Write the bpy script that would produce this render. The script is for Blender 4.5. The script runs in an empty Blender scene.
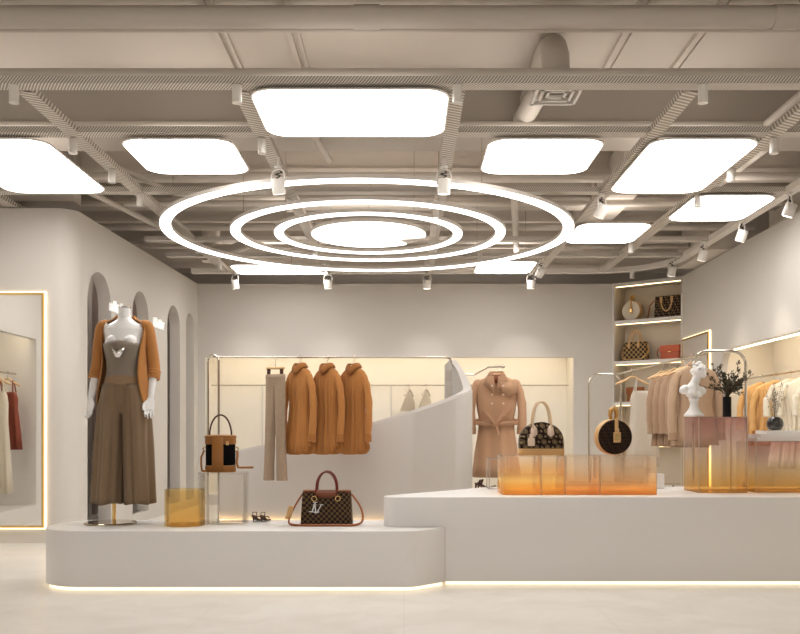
import bpy, bmesh, math, random
from mathutils import Vector, Matrix, Euler
from mathutils.geometry import tessellate_polygon
random.seed(7)
PI = math.pi
SC = bpy.context.scene
COL = SC.collection
H, F, CX, CY = 1.1, 900.0, 404.0, 431.0

def W(px, py, Y):
    """a point of the place: the pixel (px, py) at distance Y from the camera"""
    return Vector(((px-CX)/F*Y, Y, H+(CY-py)/F*Y))
def R(d): return math.radians(d)

# ------------------------------------------------------------------ materials
def nt(name):
    m = bpy.data.materials.new(name); m.use_nodes = True
    n = m.node_tree; n.nodes.clear()
    return m, n
def N(n, t, **kw):
    x = n.nodes.new(t)
    for k, v in kw.items(): setattr(x, k, v)
    return x
def math_(n, op, a, b=None, c=None):
    x = N(n, 'ShaderNodeMath', operation=op)
    for i, v in enumerate((a, b, c)):
        if v is None: continue
        if isinstance(v, (int, float)): x.inputs[i].default_value = v
        else: n.links.new(v, x.inputs[i])
    return x.outputs[0]
def principled(name, col, rough=.5, metal=0., var=.04, vscale=6., bump=0., bscale=60., spec=.5, coat=0., emis=None, estr=0., sheen=0., stretch=None):
    m, n = nt(name)
    out = N(n, 'ShaderNodeOutputMaterial'); b = N(n, 'ShaderNodeBsdfPrincipled')
    n.links.new(b.outputs[0], out.inputs[0])
    b.inputs['Roughness'].default_value = rough; b.inputs['Metallic'].default_value = metal
    b.inputs['Specular IOR Level'].default_value = spec; b.inputs['Coat Weight'].default_value = coat
    b.inputs['Sheen Weight'].default_value = sheen
    tc = N(n, 'ShaderNodeTexCoord')
    src = tc.outputs['Object']
    if stretch:
        mp = N(n, 'ShaderNodeMapping'); mp.inputs['Scale'].default_value = stretch
        n.links.new(src, mp.inputs[0]); src = mp.outputs[0]
    no = N(n, 'ShaderNodeTexNoise'); no.inputs['Scale'].default_value = vscale; no.inputs['Detail'].default_value = 4
    n.links.new(src, no.inputs['Vector'])
    mx = N(n, 'ShaderNodeMix', data_type='RGBA')
    n.links.new(no.outputs[0], mx.inputs[0])
    c0 = [max(0, c*(1-var)) for c in col]; c1 = [min(1, c*(1+var)) for c in col]
    mx.inputs[6].default_value = (*c0, 1); mx.inputs[7].default_value = (*c1, 1)
    n.links.new(mx.outputs[2], b.inputs['Base Color'])
    if bump:
        nb = N(n, 'ShaderNodeTexNoise'); nb.inputs['Scale'].default_value = bscale; nb.inputs['Detail'].default_value = 3
        n.links.new(src, nb.inputs['Vector'])
        bp = N(n, 'ShaderNodeBump'); bp.inputs['Strength'].default_value = bump; bp.inputs['Distance'].default_value = .01
        n.links.new(nb.outputs[0], bp.inputs['Height']); n.links.new(bp.outputs[0], b.inputs['Normal'])
    if emis:
        b.inputs['Emission Color'].default_value = (*emis, 1); b.inputs['Emission Strength'].default_value = estr
    return m
def emission(name, col, s):
    m, n = nt(name)
    out = N(n, 'ShaderNodeOutputMaterial'); e = N(n, 'ShaderNodeEmission')
    tc = N(n, 'ShaderNodeTexCoord'); no = N(n, 'ShaderNodeTexNoise'); no.inputs['Scale'].default_value = 2
    n.links.new(tc.outputs['Object'], no.inputs['Vector'])
    r = N(n, 'ShaderNodeMapRange'); r.inputs[3].default_value = s*.97; r.inputs[4].default_value = s*1.03
    n.links.new(no.outputs[0], r.inputs[0]); n.links.new(r.outputs[0], e.inputs[1])
    e.inputs[0].default_value = (*col, 1)
    n.links.new(e.outputs[0], out.inputs[0])
    return m
def acrylic(name, stops, z0, z1, haze=.12, edge=.06, glow=0., fres=.55):
    """tinted clear acrylic: coloured transparency, a little haze, fresnel sheen; colour stops along object Z"""
    m, n = nt(name)
    out = N(n, 'ShaderNodeOutputMaterial')
    tc = N(n, 'ShaderNodeTexCoord'); sp = N(n, 'ShaderNodeSeparateXYZ'); n.links.new(tc.outputs['Object'], sp.inputs[0])
    mr = N(n, 'ShaderNodeMapRange'); mr.inputs[1].default_value = z0; mr.inputs[2].default_value = z1
    n.links.new(sp.outputs[2], mr.inputs[0])
    cr = N(n, 'ShaderNodeValToRGB'); cr.color_ramp.interpolation = 'B_SPLINE'
    el = cr.color_ramp.elements
    while len(el) > 1: el.remove(el[0])
    for i, (p, c, a) in enumerate(stops):
        e = el[0] if i == 0 else el.new(p)
        e.position = p; e.color = (*c, a)
    n.links.new(mr.outputs[0], cr.inputs[0])
    tr = N(n, 'ShaderNodeBsdfTransparent'); n.links.new(cr.outputs[0], tr.inputs[0])
    df = N(n, 'ShaderNodeBsdfDiffuse'); n.links.new(cr.outputs[0], df.inputs[0])
    tl = N(n, 'ShaderNodeBsdfTranslucent'); n.links.new(cr.outputs[0], tl.inputs[0])
    ad = N(n, 'ShaderNodeMixShader'); ad.inputs[0].default_value = .5
    n.links.new(df.outputs[0], ad.inputs[1]); n.links.new(tl.outputs[0], ad.inputs[2])
    mx = N(n, 'ShaderNodeMixShader')
    n.links.new(math_(n, 'MULTIPLY', cr.outputs[1], haze), mx.inputs[0])
    n.links.new(tr.outputs[0], mx.inputs[1]); n.links.new(ad.outputs[0], mx.inputs[2])
    gl = N(n, 'ShaderNodeBsdfGlossy'); gl.inputs[1].default_value = .03
    fr = N(n, 'ShaderNodeFresnel'); fr.inputs[0].default_value = 1.25
    m2 = N(n, 'ShaderNodeMixShader'); n.links.new(math_(n, 'ADD', math_(n, 'MULTIPLY', fr.outputs[0], fres), edge*.2), m2.inputs[0])
    n.links.new(mx.outputs[0], m2.inputs[1]); n.links.new(gl.outputs[0], m2.inputs[2])
    last = m2.outputs[0]
    if glow:  # lit look put into the tint as emission
        em = N(n, 'ShaderNodeEmission'); n.links.new(cr.outputs[0], em.inputs[0])
        n.links.new(math_(n, 'MULTIPLY', cr.outputs[1], glow), em.inputs[1])
        a2 = N(n, 'ShaderNodeAddShader'); n.links.new(last, a2.inputs[0]); n.links.new(em.outputs[0], a2.inputs[1]); last = a2.outputs[0]
    n.links.new(last, out.inputs[0])
    return m
def mesh_tray_mat(name, light, dark, k):
    m, n = nt(name)
    out = N(n, 'ShaderNodeOutputMaterial'); b = N(n, 'ShaderNodeBsdfPrincipled'); n.links.new(b.outputs[0], out.inputs[0])
    b.inputs['Roughness'].default_value = .5
    tc = N(n, 'ShaderNodeTexCoord'); sp = N(n, 'ShaderNodeSeparateXYZ'); n.links.new(tc.outputs['Object'], sp.inputs[0])
    s = math_(n, 'ADD', sp.outputs[0], math_(n, 'MULTIPLY', sp.outputs[1], .55))
    s = math_(n, 'ADD', s, math_(n, 'MULTIPLY', sp.outputs[2], -.8))
    v = math_(n, 'SINE', math_(n, 'MULTIPLY', s, 2*PI/k))
    r = N(n, 'ShaderNodeMapRange'); r.inputs[1].default_value = -.3; r.inputs[2].default_value = .5; n.links.new(v, r.inputs[0])
    # slots live inside the flange, the edges stay solid
    ab = math_(n, 'ABSOLUTE', sp.outputs[1])
    rim = math_(n, 'LESS_THAN', math_(n, 'ABSOLUTE', math_(n, 'SUBTRACT', ab, .058)), .0)
    f = math_(n, 'MAXIMUM', r.outputs[0], rim)
    mx = N(n, 'ShaderNodeMix', data_type='RGBA'); n.links.new(f, mx.inputs[0])
    mx.inputs[6].default_value = (*dark, 1); mx.inputs[7].default_value = (*light, 1)
    n.links.new(mx.outputs[2], b.inputs['Base Color'])
    return m
def monogram_mat(name, base, motif, cell):
    m, n = nt(name)
    out = N(n, 'ShaderNodeOutputMaterial'); b = N(n, 'ShaderNodeBsdfPrincipled'); n.links.new(b.outputs[0], out.inputs[0])
    b.inputs['Roughness'].default_value = .5; b.inputs['Specular IOR Level'].default_value = .15
    tc = N(n, 'ShaderNodeTexCoord'); sp = N(n, 'ShaderNodeSeparateXYZ'); n.links.new(tc.outputs['Object'], sp.inputs[0])
    u = math_(n, 'MULTIPLY', math_(n, 'ADD', sp.outputs[0], sp.outputs[1]), 1/cell)
    v = math_(n, 'MULTIPLY', sp.outputs[2], 1/cell)
    row = math_(n, 'FLOOR', v)
    u = math_(n, 'ADD', u, math_(n, 'MULTIPLY', row, .5))
    pu = math_(n, 'SUBTRACT', math_(n, 'FRACT', u), .5)
    pv = math_(n, 'SUBTRACT', math_(n, 'FRACT', v), .5)
    r = math_(n, 'SQRT', math_(n, 'ADD', math_(n, 'MULTIPLY', pu, pu), math_(n, 'MULTIPLY', pv, pv)))
    a = math_(n, 'ARCTAN2', pv, pu)
    lim = math_(n, 'MULTIPLY_ADD', math_(n, 'COSINE', math_(n, 'MULTIPLY', a, 4)), .09, .16)
    flower = math_(n, 'LESS_THAN', r, lim)
    hole = math_(n, 'GREATER_THAN', r, .07)
    ring = math_(n, 'LESS_THAN', math_(n, 'ABSOLUTE', math_(n, 'SUBTRACT', r, .40)), .03)
    odd = math_(n, 'FLOORED_MODULO', math_(n, 'FLOOR', u), 2)
    f = math_(n, 'MAXIMUM', math_(n, 'MULTIPLY', flower, hole), math_(n, 'MULTIPLY', ring, odd))
    mx = N(n, 'ShaderNodeMix', data_type='RGBA'); n.links.new(f, mx.inputs[0])
    mx.inputs[6].default_value = (*base, 1); mx.inputs[7].default_value = (*motif, 1)
    n.links.new(mx.outputs[2], b.inputs['Base Color'])
    return m
def check_mat(name, a, c, size):
    m, n = nt(name)
    out = N(n, 'ShaderNodeOutputMaterial'); b = N(n, 'ShaderNodeBsdfPrincipled'); n.links.new(b.outputs[0], out.inputs[0])
    b.inputs['Roughness'].default_value = .5; b.inputs['Specular IOR Level'].default_value = .15
    tc = N(n, 'ShaderNodeTexCoord'); sp = N(n, 'ShaderNodeSeparateXYZ'); n.links.new(tc.outputs['Object'], sp.inputs[0])
    u = math_(n, 'MULTIPLY', math_(n, 'ADD', sp.outputs[0], math_(n, 'MULTIPLY', sp.outputs[1], .7)), 1/size)
    v = math_(n, 'MULTIPLY', sp.outputs[2], 1/size)
    s = math_(n, 'FLOORED_MODULO', math_(n, 'ADD', math_(n, 'FLOOR', u), math_(n, 'FLOOR', v)), 2)
    mx = N(n, 'ShaderNodeMix', data_type='RGBA'); n.links.new(s, mx.inputs[0])
    mx.inputs[6].default_value = (*a, 1); mx.inputs[7].default_value = (*c, 1)
    n.links.new(mx.outputs[2], b.inputs['Base Color'])
    return m
def fabric(name, col, weave=400., var=.10, stripes=None, rough=.85):
    m, n = nt(name)
    out = N(n, 'ShaderNodeOutputMaterial'); b = N(n, 'ShaderNodeBsdfPrincipled'); n.links.new(b.outputs[0], out.inputs[0])
    b.inputs['Roughness'].default_value = rough; b.inputs['Sheen Weight'].default_value = .15
    b.inputs['Specular IOR Level'].default_value = .2
    tc = N(n, 'ShaderNodeTexCoord')
    no = N(n, 'ShaderNodeTexNoise'); no.inputs['Scale'].default_value = weave*.25; no.inputs['Detail'].default_value = 5
    n.links.new(tc.outputs['Object'], no.inputs['Vector'])
    mx = N(n, 'ShaderNodeMix', data_type='RGBA'); n.links.new(no.outputs[0], mx.inputs[0])
    mx.inputs[6].default_value = (*[c*(1-var) for c in col], 1); mx.inputs[7].default_value = (*[min(1, c*(1+var)) for c in col], 1)
    last = mx.outputs[2]
    n.links.new(last, b.inputs['Base Color'])
    bp = N(n, 'ShaderNodeBump'); bp.inputs['Strength'].default_value = .12; bp.inputs['Distance'].default_value = .004
    n.links.new(no.outputs[0], bp.inputs['Height']); n.links.new(bp.outputs[0], b.inputs['Normal'])
    return m

PL = (.655, .622, .585)          # the warm plaster of the shop
M = dict(
    plaster=principled('plaster', PL, .6, var=.02, vscale=1.2, bump=.02, bscale=25),
    plaster_shaded=principled('plaster_shaded', (.54, .51, .48), .6, var=.02, vscale=1.2),  # darker copy of the plaster: the partition's shade put into its colour
    amber_led=emission('amber_led', (1., .66, .30), 7.0),
    plaster_pale=principled('plaster_pale', (.77, .745, .71), .55, var=.02, vscale=1.5),
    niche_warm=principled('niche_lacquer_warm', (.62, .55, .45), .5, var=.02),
    led_floor=emission('floor_led', (1., .84, .58), 1.7),
    niche=principled('niche_lacquer', (.79, .745, .665), .5, var=.02),
    deck=principled('ceiling_paint', (.71, .655, .595), .65, var=.05, vscale=.8),
    beam=principled('beam_paint', (.67, .615, .555), .6, var=.05, vscale=.9),
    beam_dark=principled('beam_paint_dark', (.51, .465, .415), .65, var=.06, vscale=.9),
    pipe=principled('pipe_paint', (.61, .56, .505), .45, var=.05, vscale=1.4),
    tray=mesh_tray_mat('perforated_tray', (.78, .74, .69), (.36, .325, .29), .021),
    tray_long=mesh_tray_mat('perforated_tray_long', (.78, .73, .67), (.34, .305, .265), .05),
    tray_plain=principled('tray_paint', (.74, .70, .655), .5),
    sign_white_glow=principled('sign_white_glow', (.9, .9, .9), .4, emis=(1., .97, .92), estr=.4),  # faint self-glow put into the white so the marks look brighter
    white_metal=principled('white_metal', (.80, .77, .73), .4),
    white_lacquer=principled('white_lacquer', (.82, .80, .78), .18, var=.01, coat=.2),
    platform=principled('platform_lacquer', (.78, .765, .75), .35, var=.015, vscale=.9),
    panel=emission('panel_light', (1., .97, .93), 6.6),
    ring=emission('ring_light', (1., .98, .95), 4.0),
    led=emission('warm_led', (1., .80, .50), 2.3),
    led_soft=emission('warm_led_soft', (1., .84, .60), 5.0),
    led_shelf=emission('shelf_led', (1., .76, .44), 3.4),
    led_niche=emission('niche_led', (1., .88, .68), 14.0),
    lens=emission('spot_lens', (1., .93, .82), 4.0),
    chrome=principled('polished_nickel', (.62, .58, .52), .16, 1., var=.03),
    gold=principled('polished_gold', (.80, .56, .24), .2, 1., var=.03),
    brass_mirror=principled('bronze_mirror', (.40, .33, .24), .08, 1., var=.03),
    mirror=principled('mirror_glass', (.86, .85, .83), .02, 1., var=.005),
    frosted=principled('frosted_mirror', (.70, .655, .60), .4, .25, var=.01),
    wood=principled('hanger_beech', (.72, .49, .27), .45, var=.12, vscale=8, stretch=(2, 20, 20)),
    camel=fabric('camel_cotton', (.45, .205, .065)),
    camel_dark=fabric('camel_collar', (.36, .155, .048)),
    cardigan=fabric('camel_knit', (.46, .215, .072)),
    trench=fabric('trench_gabardine', (.54, .34, .215)),
    trench_dark=fabric('trench_trim', (.48, .29, .18)),
    taupe_knit=fabric('taupe_wool', (.37, .285, .21), var=.3),
    trouser=fabric('mannequin_trouser_wool', (.235, .165, .105), var=.12),
    waist=fabric('waistband_wool', (.30, .20, .125)),
    cami=fabric('camisole_satin', (.245, .205, .165), rough=.38),
    beige=fabric('beige_jersey', (.40, .27, .18)),
    beige_coat=fabric('beige_coat_wool', (.50, .36, .25)),
    tan=fabric('tan_linen', (.66, .40, .17)),
    cream=fabric('cream_linen', (.74, .68, .57)),
    ivory=fabric('ivory_silk', (.56, .50, .43)),
    rust=fabric('rust_satin', (.26, .07, .042), rough=.4),
    curtain=fabric('taupe_velvet', (.47, .39, .36)),
    skin_white=principled('mannequin_gloss', (.84, .84, .85), .16, var=.01, coat=.5),
    plaster_white=principled('bust_plaster', (.84, .835, .83), .5, var=.02),
    black=principled('black_ceramic', (.008, .008, .008), .5, var=.2, spec=.2),
    black_velvet=principled('black_velvet', (.004, .004, .004), .9, var=.2, spec=.1),
    tan_leather=principled('tan_leather', (.32, .135, .028), .4, var=.08, bump=.05, bscale=120),
    pale_leather=principled('natural_leather', (.66, .42, .19), .45, var=.06),
    gold_leather=principled('honey_leather', (.52, .29, .08), .35, var=.1),
    pale_handle=principled('pale_handle_leather', (.72, .55, .37), .45, var=.06),
    pink_leather=principled('pale_tag_leather', (.80, .64, .52), .5, var=.05),
    brown_leather=principled('red_brown_leather', (.20, .055, .018), .35, var=.1),
    handle_red=principled('oxblood_leather', (.155, .02, .012), .3, var=.1),
    strap_leather=principled('cognac_strap', (.32, .10, .025), .38, var=.1),
    orange_leather=principled('orange_red_leather', (.58, .13, .05), .4, var=.08),
    cream_canvas=principled('cream_canvas', (.74, .66, .54), .55, var=.05),
    shoe=principled('dark_shoe_leather', (.07, .025, .015), .4, var=.1),
    silver=principled('silver_charm', (.85, .85, .85), .2, 1., var=.02),
    mono=monogram_mat('monogram_canvas', (.022, .011, .007), (.50, .36, .20), .040),
    mono_small=monogram_mat('monogram_canvas_fine', (.022, .012, .008), (.10, .055, .028), .026),
    check=check_mat('chequered_canvas', (.020, .011, .008), (.14, .085, .042), .0195),
    check_pale=check_mat('chequered_canvas_pale', (.030, .016, .010), (.42, .28, .13), .036),
    stem=principled('dark_foliage', (.055, .048, .022), .5, var=.3),
    leaf=principled('dry_foliage', (.075, .06, .03), .55, var=.5, vscale=30),
    dry=principled('dried_stems', (.26, .21, .16), .6, var=.2),
    book=principled('white_book_cloth', (.95, .945, .94), .5, var=.02),
    paper=principled('book_pages', (.85, .82, .76), .8, var=.03),
    cord=principled('black_cord', (.02, .02, .02), .5),
    slot=principled('vent_grille', (.62, .57, .50), .5),
)
O1, O2, O3 = (.97, .52, .14), (.985, .80, .56), (.99, .96, .92)
M['orange_acrylic'] = acrylic('orange_acrylic', [(0, O1, 1), (.22, (.97, .68, .36), .8), (.5, (.985, .83, .64), .55), (1, O3, .2)], 0, .29, haze=.34, glow=.05)  # faint emission put into the tint for a lit base
M['orange_glow_stripe'] = acrylic('orange_acrylic_glow_stripe', [(0, (.97, .55, .15), 1), (.26, (1., .70, .26), 1), (.36, (1., .86, .48), 1), (.45, (.98, .72, .36), .8), (.7, O2, .5), (1, O3, .2)], 0, .29, haze=.34, glow=.08)  # yellow glow stripe and faint emission painted into the tint
M['plum_acrylic'] = acrylic('plum_amber_acrylic', [(0, (.92, .66, .28), 1), (.25, (.94, .80, .56), .6), (.6, (.91, .86, .84), .35), (1, (.74, .54, .52), .9)], 0, .58, haze=.2)
M['plum_low'] = acrylic('plum_amber_acrylic_low', [(0, (.92, .66, .28), 1), (.3, (.95, .82, .58), .6), (.6, (.92, .86, .84), .35), (1, (.76, .56, .54), .9)], 0, .39, haze=.2)
M['amber_acrylic'] = acrylic('amber_acrylic', [(0, (.99, .86, .58), 1), (1, (.995, .93, .76), .7)], 0, .27, haze=.09, fres=.45)
M['clear_acrylic'] = acrylic('clear_acrylic', [(0, (.985, .975, .96), .5), (1, (.985, .98, .97), .5)], 0, .4, haze=.05, fres=.45)

M['edge_warm'] = acrylic('acrylic_edge_warm', [(0, (1., .80, .45), 1), (.5, (.99, .88, .72), 1), (1, (.98, .90, .84), 1)], 0, .4, haze=.6, fres=1.)
M['edge_clear'] = acrylic('acrylic_edge_clear', [(0, (.98, .97, .95), 1), (1, (.98, .97, .95), 1)], 0, .4, haze=.35, fres=1.)

def floor_mat():
    m, n = nt('polished_beige_marble')
    out = N(n, 'ShaderNodeOutputMaterial'); b = N(n, 'ShaderNodeBsdfPrincipled'); n.links.new(b.outputs[0], out.inputs[0])
    tc = N(n, 'ShaderNodeTexCoord')
    n1 = N(n, 'ShaderNodeTexNoise'); n1.inputs['Scale'].default_value = 1.7; n1.inputs['Detail'].default_value = 9; n1.inputs['Roughness'].default_value = .65
    n1.inputs['Distortion'].default_value = 1.2
    n.links.new(tc.outputs['Object'], n1.inputs['Vector'])
    cr = N(n, 'ShaderNodeValToRGB'); e = cr.color_ramp.elements
    e[0].position = .35; e[0].color = (.80, .765, .72, 1); e[1].position = .62; e[1].color = (.88, .855, .82, 1)
    n.links.new(n1.outputs[0], cr.inputs[0])
    br = N(n, 'ShaderNodeTexBrick'); br.offset = 0; br.inputs['Scale'].default_value = 1; br.inputs['Mortar Size'].default_value = .0022
    br.inputs['Brick Width'].default_value = 1.2; br.inputs['Row Height'].default_value = 1.2
    n.links.new(tc.outputs['Object'], br.inputs['Vector'])
    mx = N(n, 'ShaderNodeMix', data_type='RGBA'); n.links.new(math_(n, 'MULTIPLY', br.outputs[1], .22), mx.inputs[0])
    n.links.new(cr.outputs[0], mx.inputs[6]); mx.inputs[7].default_value = (.5, .45, .39, 1)
    n.links.new(mx.outputs[2], b.inputs['Base Color'])
    b.inputs['Roughness'].default_value = .28; b.inputs['Specular IOR Level'].default_value = .45
    return m
M['floor'] = floor_mat()

# ------------------------------------------------------------------ mesh helpers
class MB:
    def __init__(s): s.v = []; s.f = []
    def add(s, vs, fs):
        o = len(s.v); s.v += [Vector(v) for v in vs]; s.f += [tuple(i+o for i in f) for f in fs]; return s
    def box(s, c, d, rz=0, rot=None):
        m = rot.to_matrix() if rot else Matrix.Rotation(rz, 3, 'Z')
        c = Vector(c); x, y, z = d[0]/2, d[1]/2, d[2]/2
        vs = [c + m @ Vector((a*x, b*y, e*z)) for e in (-1, 1) for b in (-1, 1) for a in (-1, 1)]
        return s.add(vs, [(0, 2, 3, 1), (4, 5, 7, 6), (0, 1, 5, 4), (1, 3, 7, 5), (3, 2, 6, 7), (2, 0, 4, 6)])
    def ab(s, a, b): return s.box([(p+q)/2 for p, q in zip(a, b)], [abs(q-p) for p, q in zip(a, b)])
    def loft(s, rings, cap=True, closed=False):
        k = len(rings[0]); vs = [v for r in rings for v in r]; fs = []
        n = len(rings)
        for i in range(n if closed else n-1):
            for j in range(k):
                a, b = i*k+j, i*k+(j+1) % k; c, d = ((i+1) % n)*k+(j+1) % k, ((i+1) % n)*k+j
                fs.append((a, b, c, d))
        if cap and not closed:
            fs.append(tuple(range(k-1, -1, -1))); fs.append(tuple((n-1)*k+j for j in range(k)))
        return s.add(vs, fs)
    def sheet(s, rows):
        k = len(rows[0]); vs = [v for r in rows for v in r]
        return s.add(vs, [(i*k+j, i*k+j+1, (i+1)*k+j+1, (i+1)*k+j) for i in range(len(rows)-1) for j in range(k-1)])
    def tube(s, pts, rad, seg=8, cap=True, closed=False, flat=1., up=None):
        pts = [Vector(p) for p in pts]; n = len(pts)
        rads = rad if isinstance(rad, (list, tuple)) else [rad]*n
        rings = []; prev = None
        for i, p in enumerate(pts):
            if closed: t = pts[(i+1) % n]-pts[i-1]
            else: t = pts[min(i+1, n-1)]-pts[max(i-1, 0)]
            t.normalize()
            if prev is None:
                u = Vector(up) if up else (Vector((0, 0, 1)) if abs(t.z) < .9 else Vector((0, 1, 0)))
            else: u = prev
            u = (u - t*u.dot(t)).normalized(); prev = u; w = t.cross(u)
            rings.append([p + u*math.cos(2*PI*j/seg)*rads[i]*flat + w*math.sin(2*PI*j/seg)*rads[i] for j in range(seg)])
        return s.loft(rings, cap, closed)
    def lathe(s, prof, c=(0, 0, 0), seg=32, sx=1, sy=1):
        c = Vector(c)
        return s.loft([[c+Vector((r*math.cos(2*PI*j/seg)*sx, r*math.sin(2*PI*j/seg)*sy, z)) for j in range(seg)] for r, z in prof])
    def annulus(s, prof, c=(0, 0, 0), seg=96):
        """closed (r, z) profile turned about Z"""
        c = Vector(c)
        return s.loft([[c+Vector((r*math.cos(2*PI*i/seg), r*math.sin(2*PI*i/seg), z)) for r, z in prof] for i in range(seg)], closed=True)
    def ball(s, c, r, seg=16, rings=10, rot=None):
        c = Vector(c); r = r if isinstance(r, (tuple, list)) else (r, r, r)
        m = rot.to_matrix() if rot else Matrix.Identity(3)
        rs = []
        for i in range(rings+1):
            a = -PI/2 + PI*(.02+.96*i/rings)
            rs.append([c + m @ Vector((r[0]*math.cos(a)*math.cos(2*PI*j/seg), r[1]*math.cos(a)*math.sin(2*PI*j/seg), r[2]*math.sin(a))) for j in range(seg)])
        return s.loft(rs)
    def prism(s, poly, z0, z1):
        k = len(poly)
        return s.loft([[Vector((x, y, z0)) for x, y in poly], [Vector((x, y, z1)) for x, y in poly]])
    def slab_holes(s, outer, holes, fmap0, fmap1):
        """flat plate with holes: 2-D loops mapped to the two faces"""
        loops = [outer]+holes
        allp = [p for l in loops for p in l]
        tri = tessellate_polygon([[Vector((p[0], p[1], 0)) for p in l] for l in loops])
        k = len(allp)
        vs = [fmap0(*p) for p in allp]+[fmap1(*p) for p in allp]
        fs = [tuple(t) for t in tri]+[tuple(k+i for i in reversed(t)) for t in tri]
        o = 0
        for l in loops:
            m = len(l)
            for j in range(m):
                a, b = o+j, o+(j+1) % m
                fs.append((a, b, k+b, k+a))
            o += m
        return s.add(vs, fs)
    def xf(s, m):
        s.v = [m @ v for v in s.v]; return s
    def build(s, name, mat, parent=None, world=False, smooth=35, bevel=0, solid=0, sub=0, kind=None, weld=False):
        me = bpy.data.meshes.new(name)
        off = Vector(parent.location) if (world and parent) else Vector()
        me.from_pydata([tuple(v-off) for v in s.v], [], s.f); me.update()
        bm = bmesh.new(); bm.from_mesh(me)
        if weld: bmesh.ops.remove_doubles(bm, verts=bm.verts, dist=1e-5)
        bmesh.ops.recalc_face_normals(bm, faces=bm.faces)
        bm.to_mesh(me); bm.free()
        for p in me.polygons: p.use_smooth = True
        me.set_sharp_from_angle(angle=R(smooth))
        o = bpy.data.objects.new(name, me); COL.objects.link(o)
        if parent: o.parent = parent
        me.materials.append(mat)
        if solid:
            q = o.modifiers.new('thickness', 'SOLIDIFY'); q.thickness = solid; q.offset = 0
        if bevel:
            q = o.modifiers.new('bevel', 'BEVEL'); q.width = bevel; q.segments = 2; q.limit_method = 'ANGLE'; q.angle_limit = R(50)
        if sub:
            q = o.modifiers.new('subsurf', 'SUBSURF'); q.levels = sub; q.render_levels = sub
        if kind: o['kind'] = kind
        return o

def thing(name, label, cat, loc=(0, 0, 0), rz=0, group=None):
    o = bpy.data.objects.new(name, None); COL.objects.link(o); o.empty_display_size = .05
    o.location = loc; o.rotation_euler = (0, 0, rz)
    return tag(o, label, cat, group)
def tag(o, label, cat, group=None):
    o['label'] = label; o['category'] = cat
    if group: o['group'] = group
    return o
def dup(root, loc, rz=None, label=None, group=None):
    c = root.copy(); COL.objects.link(c); c.location = loc
    if rz is not None: c.rotation_euler = (0, 0, rz)
    if label: c['label'] = label
    if group: c['group'] = group
    for ch in list(root.children):
        d = ch.copy(); COL.objects.link(d); d.parent = c
        for g in list(ch.children):
            e = g.copy(); COL.objects.link(e); e.parent = d
    return c
def rrect(x0, x1, y0, y1, r, seg=6):
    pts = []
    for cx, cy, a0 in ((x1-r, y1-r, 0), (x0+r, y1-r, 90), (x0+r, y0+r, 180), (x1-r, y0+r, 270)):
        for i in range(seg+1):
            a = R(a0+90*i/seg); pts.append((cx+r*math.cos(a), cy+r*math.sin(a)))
    return pts
def arch_loop(s0, s1, z0, z1, seg=14):
    r = (s1-s0)/2; c = (s0+s1)/2
    return [(s1, z0)]+[(c+r*math.cos(PI*i/seg), z1-r+r*math.sin(PI*i/seg)) for i in range(seg+1)]+[(s0, z0)]
def round_corner(poly, rads, seg=6):
    """round the corners of a polygon"""
    out = []; n = len(poly)
    for i, p in enumerate(poly):
        r = rads[i]; p = Vector(p)
        if r == 0: out.append(tuple(p)); continue
        a = (Vector(poly[i-1])-p).normalized(); b = (Vector(poly[(i+1) % n])-p).normalized()
        ang = a.angle(b); d = r/math.tan(ang/2)
        bis = (a+b).normalized(); c = p+bis*(r/math.sin(ang/2))
        s = p+a*d-c; e = p+b*d-c
        a0 = math.atan2(s.y, s.x); a1 = math.atan2(e.y, e.x); da = (a1-a0+PI) % (2*PI)-PI
        for k in range(seg+1):
            t = a0+da*k/seg; out.append((c.x+r*math.cos(t), c.y+r*math.sin(t)))
    return out
def remeshed(mb, name, mat, parent, voxel, smooth_it=3, world=False):
    tmp = mb.build(name+'_raw', mat)
    q = tmp.modifiers.new('r', 'REMESH'); q.mode = 'VOXEL'; q.voxel_size = voxel; q.use_smooth_shade = True
    q = tmp.modifiers.new('s', 'SMOOTH'); q.iterations = smooth_it; q.factor = .5
    dg = bpy.context.evaluated_depsgraph_get()
    me = bpy.data.meshes.new_from_object(tmp.evaluated_get(dg))
    if world and parent: me.transform(Matrix.Translation(-Vector(parent.location)))
    bpy.data.objects.remove(tmp)
    for p in me.polygons: p.use_smooth = True
    me.materials.clear(); me.materials.append(mat)
    o = bpy.data.objects.new(name, me); COL.objects.link(o); o.parent = parent
    return o

# ------------------------------------------------------------------ the room
ST = 'structure'
MB().ab((-9, -7, -.1), (9, 15, 0)).build('floor', M['floor'], kind=ST)
# ceiling deck with its ribs and cross beams
c = MB().ab((-9, -1, 4.0), (9, 15, 4.15))
for x in (-4.2, -3.4, -1.36, -.83, 1.6, 2.14, 3.3, 4.2):
    c.ab((x-.02, -1, 3.965), (x+.02, 15, 4.0)); c.ab((x+.05, -1, 3.98), (x+.075, 15, 4.0))
ceil = c.build('ceiling', M['deck'], kind=ST)
trim_n = [0]
def trim(mb, mat):
    trim_n[0] += 1
    return mb.build('trim_%d' % trim_n[0], mat, kind=ST)
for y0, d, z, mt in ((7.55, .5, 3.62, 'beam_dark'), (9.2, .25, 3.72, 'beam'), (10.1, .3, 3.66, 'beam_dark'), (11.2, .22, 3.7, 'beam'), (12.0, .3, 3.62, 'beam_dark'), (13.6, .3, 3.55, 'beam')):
    q = MB().ab((-6, y0, z+.05), (6, y0+d, 3.999)).ab((-6, y0-.05, z), (6, y0+d+.05, z+.05))
    trim(q, M[mt])
trim(MB().ab((-6, 5.35, 3.93), (6, 5.9, 3.999)), M['beam'])
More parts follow.
